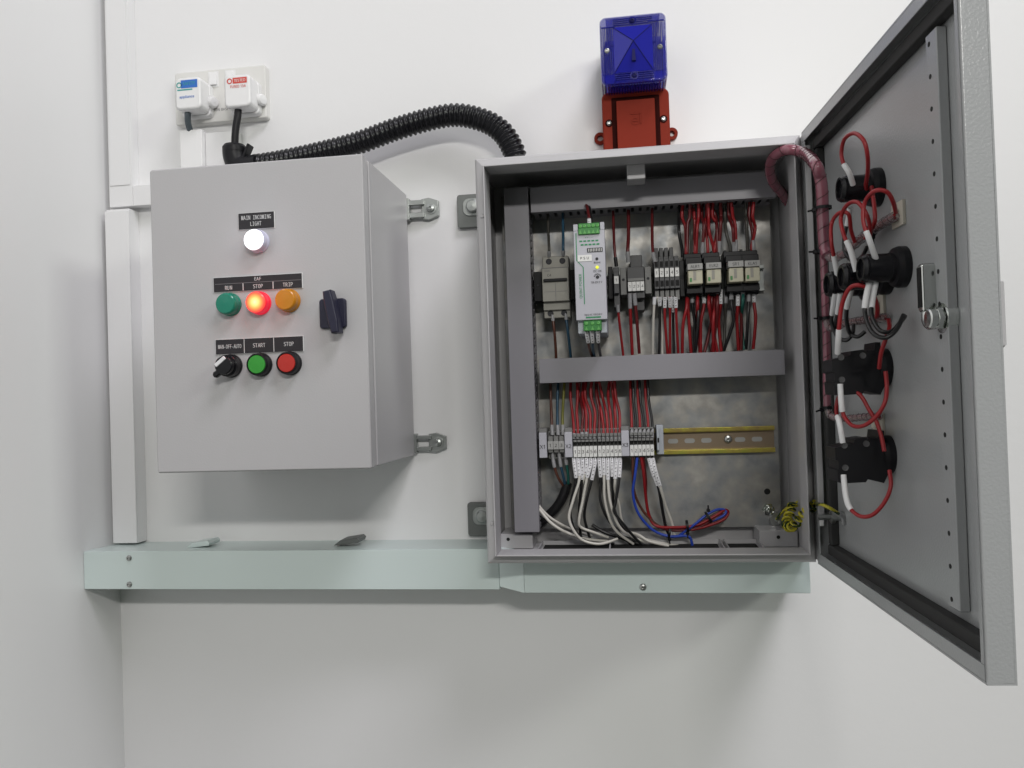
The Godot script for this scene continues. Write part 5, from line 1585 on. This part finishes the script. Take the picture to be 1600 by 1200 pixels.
	wire("wire_darkred", "dark red core behind the red one from the six terminals", "cores below the six slim terminals", [Vector3(200.6, 123.6, 78.0), Vector3(203.2, 92.5, 66.0), Vector3(203.2, 61.0, 56.0), Vector3(210.9, 34.3, 52.0), Vector3(232.6, 23.5, 56.0), Vector3(265.5, 25.2, 58.0), Vector3(292.0, 37.8, 58.0), Vector3(304.4, 44.8, 54.0)], 2.0, 0, 0, "sleeve_white")
	wire("wire_black", "black core with long white sleeve below the fifth of six terminals", "cores below the six slim terminals", [Vector3(208.1, 122.8, 80.0), Vector3(212.4, 104.2, 82.0), Vector3(219.4, 83.3, 78.0), Vector3(223.1, 58.1, 68.0), Vector3(227.7, 28.7, 56.0), Vector3(232.5, 15.9, 52.0)], 2.1, 38, 0, "sleeve_white")
	wire("wire_white", "white core with long white sleeve below the last of six terminals", "cores below the six slim terminals", [Vector3(213.1, 122.6, 80.0), Vector3(216.5, 104.3, 84.0), Vector3(221.8, 83.5, 80.0), Vector3(228.2, 57.7, 66.0), Vector3(236.3, 32.1, 56.0), Vector3(239.3, 14.1, 52.0)], 2.0, 38, 0, "sleeve_white")
	wire("wire_blue", "blue core doubling back inside the tied loop", "cores below the six slim terminals", [Vector3(244.2, 14.8, 56.0), Vector3(265.3, 31.4, 64.0), Vector3(282.6, 44.5, 62.0), Vector3(297.5, 50.6, 58.0), Vector3(307.6, 48.4, 56.0), Vector3(303.8, 41.9, 58.0), Vector3(285.1, 33.6, 58.0)], 1.8, 0, 0, "sleeve_white")
	wire("wire_red", "red wire arching over the topmost light on the open door", "wires on the back of the open door", [Vector3(400.9, 401.0, 367.3), Vector3(395.4, 409.9, 376.5), Vector3(391.3, 419.9, 374.0), Vector3(391.0, 431.5, 369.7), Vector3(391.6, 441.0, 380.2), Vector3(393.0, 437.8, 406.5), Vector3(395.9, 425.3, 423.9), Vector3(399.7, 412.0, 420.1), Vector3(406.4, 404.0, 395.3), Vector3(411.2, 398.0, 371.6), Vector3(416.5, 394.8, 358.4)], 1.9, 24, 0, "sleeve_plain")
	wire("wire_red", "red wire dropping from the topmost light's right side", "wires on the back of the open door", [Vector3(417.0, 397.0, 368.9), Vector3(412.2, 375.4, 390.8), Vector3(410.5, 359.5, 396.5), Vector3(411.5, 353.1, 378.4), Vector3(414.1, 351.9, 352.6)], 1.9, 0, 0, "sleeve_plain")
	wire("wire_red", "tall red loop from the largest middle light to the upper tie mount", "wires on the back of the open door", [Vector3(405.4, 320.2, 414.4), Vector3(396.2, 336.4, 428.2), Vector3(392.1, 354.4, 426.3), Vector3(394.1, 371.0, 427.0), Vector3(398.8, 376.8, 440.7), Vector3(407.1, 374.3, 444.3), Vector3(414.6, 367.0, 435.7), Vector3(421.7, 361.4, 418.9)], 1.9, 32, 0, "sleeve_plain")
	wire("wire_red", "middle red loop down to the second of the three lights", "wires on the back of the open door", [Vector3(396.7, 316.4, 382.0), Vector3(391.8, 336.0, 384.0), Vector3(387.5, 352.7, 378.8), Vector3(388.9, 370.2, 366.9), Vector3(391.6, 379.2, 380.1), Vector3(396.4, 377.6, 395.7), Vector3(401.0, 364.0, 405.4), Vector3(406.5, 352.3, 396.1), Vector3(411.3, 344.4, 374.1)], 1.9, 30, 0, "sleeve_plain")
	wire("wire_red", "left red loop down to the light nearest the hinge", "wires on the back of the open door", [Vector3(392.2, 315.9, 335.9), Vector3(387.6, 334.6, 342.9), Vector3(383.9, 352.6, 348.6), Vector3(387.4, 371.2, 339.4), Vector3(392.0, 378.4, 350.9), Vector3(398.4, 374.7, 357.7), Vector3(403.7, 361.6, 344.5), Vector3(409.2, 351.6, 335.8)], 1.9, 24, 0, "sleeve_plain")
	wire("wire_black", "black wire looping behind the red ones above the three lights", "wires on the back of the open door", [Vector3(407.0, 386.3, 331.0), Vector3(406.6, 375.1, 323.9), Vector3(405.8, 358.5, 310.0), Vector3(406.0, 345.1, 312.4), Vector3(407.0, 334.0, 332.4), Vector3(408.4, 332.8, 358.0), Vector3(409.3, 339.6, 374.4)], 1.9, 18, 0, "sleeve_plain")
	wire("wire_black", "left black wire below the light nearest the hinge", "wires on the back of the open door", [Vector3(389.1, 302.3, 334.2), Vector3(388.6, 286.3, 324.0), Vector3(390.0, 274.3, 313.6), Vector3(394.1, 261.0, 315.1), Vector3(400.5, 255.7, 322.9), Vector3(406.6, 261.8, 323.9), Vector3(411.9, 271.6, 310.1)], 1.9, 24, 0, "sleeve_plain")
	wire("wire_black", "right black wire below the light nearest the hinge", "wires on the back of the open door", [Vector3(393.3, 301.8, 336.8), Vector3(392.7, 283.9, 326.6), Vector3(393.9, 271.0, 312.2), Vector3(399.7, 258.0, 307.2), Vector3(405.9, 257.5, 311.8)], 2.0, 22, 0, "sleeve_plain")
	wire("wire_red", "red wire bending down to the upper black contact block", "wires on the back of the open door", [Vector3(380.9, 241.5, 367.9), Vector3(379.5, 254.3, 378.0), Vector3(379.7, 268.8, 383.5), Vector3(381.9, 286.2, 386.5), Vector3(386.5, 299.5, 396.9), Vector3(394.8, 300.6, 403.1), Vector3(404.6, 294.8, 398.8), Vector3(412.0, 284.7, 387.3), Vector3(415.4, 276.7, 376.5), Vector3(418.3, 272.4, 356.0)], 2.0, 26, 0, "sleeve_plain")
	wire("wire_black", "black wire below the second of the three lights", "wires on the back of the open door", [Vector3(396.7, 302.1, 362.8), Vector3(396.0, 287.7, 349.9), Vector3(397.4, 274.8, 340.0), Vector3(402.9, 262.8, 329.0), Vector3(409.0, 258.5, 332.4), Vector3(415.3, 263.0, 336.5)], 2.1, 22, 0, "sleeve_plain")
	wire("wire_black", "front black wire below the largest middle light, in a wide loop", "wires on the back of the open door", [Vector3(403.8, 309.6, 401.8), Vector3(397.0, 287.3, 407.1), Vector3(395.2, 273.3, 409.9), Vector3(394.3, 256.9, 430.0), Vector3(402.6, 250.6, 436.5), Vector3(412.6, 256.8, 435.4), Vector3(422.1, 270.4, 426.7)], 2.0, 32, 0, "sleeve_plain")
	wire("wire_black", "rear black wire below the largest middle light, in a wide loop", "wires on the back of the open door", [Vector3(408.8, 309.1, 403.1), Vector3(403.0, 286.0, 405.4), Vector3(399.5, 270.9, 415.4), Vector3(400.4, 257.6, 432.5), Vector3(410.3, 256.2, 430.8), Vector3(420.1, 265.0, 425.9), Vector3(425.7, 269.9, 418.8)], 2.0, 32, 0, "sleeve_plain")
	wire("wire_red", "red wire rising past the upper contact block's right side", "wires on the back of the open door", [Vector3(418.6, 268.7, 398.4), Vector3(413.5, 260.5, 415.7), Vector3(407.9, 250.2, 422.5), Vector3(405.5, 238.2, 416.3), Vector3(406.9, 225.5, 404.5)], 1.9, 0, 0, "sleeve_plain")
	wire("wire_red", "red loop hanging below the upper black contact block", "wires on the back of the open door", [Vector3(381.1, 212.4, 371.9), Vector3(381.2, 193.1, 373.3), Vector3(383.2, 182.2, 372.9), Vector3(387.7, 173.5, 382.7), Vector3(394.4, 173.8, 395.3), Vector3(402.9, 182.5, 405.1), Vector3(409.2, 195.0, 409.4), Vector3(412.9, 208.0, 404.1), Vector3(412.8, 222.4, 402.6)], 1.9, 26, 0, "sleeve_plain")
	wire("wire_red", "red loop rising above the lower black contact block", "wires on the back of the open door", [Vector3(381.2, 157.0, 372.6), Vector3(379.1, 175.1, 372.0), Vector3(380.3, 188.0, 357.3), Vector3(384.2, 201.3, 355.5), Vector3(390.7, 206.6, 363.1), Vector3(399.0, 201.5, 369.9), Vector3(405.3, 187.6, 374.3), Vector3(409.7, 175.7, 381.2), Vector3(412.0, 161.2, 386.7), Vector3(412.2, 149.8, 391.8)], 1.9, 28, 0, "sleeve_plain")
	wire("wire_red", "red loop hanging below the lower black contact block", "wires on the back of the open door", [Vector3(381.1, 126.8, 370.8), Vector3(381.3, 107.0, 375.8), Vector3(383.6, 96.3, 380.9), Vector3(390.1, 90.4, 389.5), Vector3(398.5, 93.2, 397.4), Vector3(406.9, 105.0, 403.9), Vector3(412.9, 119.2, 403.8), Vector3(414.5, 132.8, 396.7)], 1.9, 34, 0, "sleeve_plain")
	wire("earth_wire", "yellow and green coiled earth wire between the enclosure and its door", "earth wires", [Vector3(374.3, 34.1, 46.0), Vector3(381.0, 45.2, 52.0), Vector3(390.9, 55.0, 62.0), Vector3(409.5, 68.3, 76.0), Vector3(400.2, 67.5, 82.0)], 1.7, 0, 0, "sleeve_white", Color(0.02, 0.08, 0.01))
	earth_coil([Vector3(390.8, 60.8, 80.0), Vector3(383.7, 49.1, 90.0), Vector3(376.6, 38.3, 104.0), Vector3(379.3, 36.4, 122.0), Vector3(387.3, 52.1, 142.0), Vector3(394.4, 64.1, 156.0), Vector3(400.6, 70.8, 166.0)], 14, 4.9)
	wire("earth_wire", "white-sleeved end of the earth wire reaching the door stud", "earth wires", [Vector3(400.6, 70.8, 166.0), Vector3(386.6, 82.6, 251.0), Vector3(389.5, 82.0, 267.0), Vector3(397.4, 77.0, 265.8), Vector3(407.0, 69.5, 257.7), Vector3(410.5, 61.0, 248.0)], 1.8, 0, 22, "sleeve_grey", Color(0.02, 0.08, 0.01))


func harness():
	# wires to the door gathered in reddish spiral wrap
	var wrap := func(label: String, pts: Array, r: float, m: String, gap: float):
		var t := thing("spiral_wrap", pts[pts.size() / 2], label, "cable harness", "spiral-wrapped harness to the door")
		var g := geo(t)
		var path := g.curve(pts, 14)
		g.sweep(path, r, 16)
		put("wrap", g, M[m], t)
		if m == "spiral_pale":
			for k in 2:
				g = geo(t)
				var shift := Vector3(0, 1.4 - 2.8 * k, 0.6 * k)
				g.sweep(g.curve(pts.map(func(p): return p + shift), 10), 1.5, 7)
				put("enclosed_wire", g, M.wire_red if k == 0 else M.wire_darkred, t)
		if gap > 0.0:
			g = geo(t)
			var line := PackedVector3Array()
			var x := Vector3.ZERO
			var s := 0.0
			for i in path.size() - 1:
				var tan := (path[i + 1] - path[i]).normalized()
				if x == Vector3.ZERO: x = tan.cross(Vector3.UP if absf(tan.y) < 0.9 else Vector3.RIGHT).normalized()
				x = (x - tan * tan.dot(x)).normalized()
				var y := tan.cross(x)
				var d := path[i].distance_to(path[i + 1])
				var n := maxi(2, int(d / 1.2))
				for k in n:
					var f := TAU * (s + d * k / n) / gap
					line.append(path[i].lerp(path[i + 1], float(k) / n) + (x * cos(f) + y * sin(f)) * (r - 0.1))
				s += d
			g.sweep(line, 0.55, 5)
			put("wrap_gap", g, M.spiral_gap, t)
	wrap.call("reddish spiral-wrapped harness arching from the enclosure to the door's hinge side", [Vector3(416.4, 439.2, 46.0), Vector3(403.5, 454.1, 60.0), Vector3(390.4, 462.7, 84.0), Vector3(374.7, 471.5, 112.0), Vector3(367.1, 483.4, 136.0), Vector3(368.9, 491.2, 158.0), Vector3(380.5, 492.7, 176.0), Vector3(396.2, 483.6, 190.0), Vector3(388.1, 446.5, 278.2), Vector3(393.0, 431.5, 276.9), Vector3(394.9, 415.6, 274.6), Vector3(395.7, 390.6, 270.1), Vector3(395.8, 359.3, 272.9), Vector3(396.2, 347.7, 280.4)], 6.3, "spiral_wrap", 17.0)
	wrap.call("pale spiral-wrapped branch crossing the door to the upper tie mount", [Vector3(395.7, 359.7, 270.7), Vector3(398.2, 347.0, 280.1), Vector3(405.0, 345.0, 294.0), Vector3(412.5, 351.5, 321.4), Vector3(419.3, 358.4, 355.8), Vector3(424.1, 360.3, 407.7)], 4.6, "spiral_pale", 12.0)
	wrap.call("thinner reddish spiral-wrapped harness continuing down the door's hinge side", [Vector3(398.8, 355.5, 253.8), Vector3(398.8, 324.1, 254.4), Vector3(398.8, 296.4, 253.1), Vector3(400.4, 255.0, 245.5), Vector3(400.1, 213.1, 240.1), Vector3(400.0, 187.7, 239.1)], 4.2, "spiral_wrap", 14.0)
	wrap.call("pale spiral-wrapped branch crossing the door between the light rows", [Vector3(398.8, 285.2, 254.0), Vector3(402.9, 273.8, 254.7), Vector3(412.0, 276.4, 276.2), Vector3(418.5, 275.4, 322.2), Vector3(423.3, 273.0, 374.2)], 4.2, "spiral_pale", 12.0)
	wrap.call("pink spiral-wrapped branch crossing the door to the lowest tie mount", [Vector3(400.0, 187.7, 239.1), Vector3(402.3, 177.9, 244.8), Vector3(411.1, 175.4, 259.7), Vector3(417.4, 177.8, 301.7), Vector3(421.9, 180.3, 347.9)], 3.8, "spiral_pale", 12.0)
	tie(Vector3(394.9, 399.9, 274.9), Vector3(0, 1, 0), 7.8, "black cable tie round the spiral harness at its upper end, below the arch", Vector3(-1, -0.2, 0.2))
	tie(Vector3(395.7, 354.3, 270.0), Vector3(0, 1, 0), 7.8, "black cable tie round the spiral harness at the first branch", Vector3(-1, 0, 0.2))
	tie(Vector3(398.8, 284.5, 253.9), Vector3(0, 1, 0), 4.6, "black cable tie round the thin harness at the second branch", Vector3(-1, 0, 0.2))
	tie(Vector3(400.0, 187.0, 239.0), Vector3(0, 1, 0), 4.6, "black cable tie round the thin harness at the lowest branch", Vector3(-1, -0.3, 0.2))
	tie(Vector3(256.2, 29.1, 60.0), Vector3(1, 0.1, 0), 7, "black cable tie round the tied loop near its left end", Vector3(0, -1, 0.1))
	tie(Vector3(284.4, 40.8, 60.0), Vector3(1, 0.6, 0), 7, "black cable tie round the tied loop near its bend", Vector3(0, 1, 0.1))
	tie(Vector3(232.4, 20.2, 57.0), Vector3(1, -0.2, 0), 6.5, "black cable tie where the blue core joins the floor bunch", Vector3(0, -1, 0))
	tie(Vector3(419.3, 358.4, 355.8), Vector3(0.5, 0.5, 0.6), 4.8, "black cable tie on the pale upper branch by the mount", Vector3(0, -1, 0.3))


func earth_coil(axis: Array, turns: int, radius: float):
	var t := thing("earth_coil", axis[2], "yellow and green coiled earth lead in the enclosure's lower right corner", "wire", "earth wires")
	var g := geo(t)
	g.tinted = true
	g.tint = Color(0.50, 0.44, 0.03)
	var path := g.curve(axis, 40)
	var line := PackedVector3Array()
	var x := Vector3.ZERO
	for i in path.size() - 1:
		var tan := (path[i + 1] - path[i]).normalized()
		if x == Vector3.ZERO: x = tan.cross(Vector3.UP if absf(tan.y) < 0.9 else Vector3.RIGHT).normalized()
		x = (x - tan * tan.dot(x)).normalized()
		var y := tan.cross(x)
		var f := TAU * turns * i / (path.size() - 1.0)
		line.append(path[i] + (x * cos(f) + y * sin(f)) * radius)
	g.sweep(line, 1.75, 9, Color(0.02, 0.08, 0.01))
	put("coil", g, M.earth_wire, t)
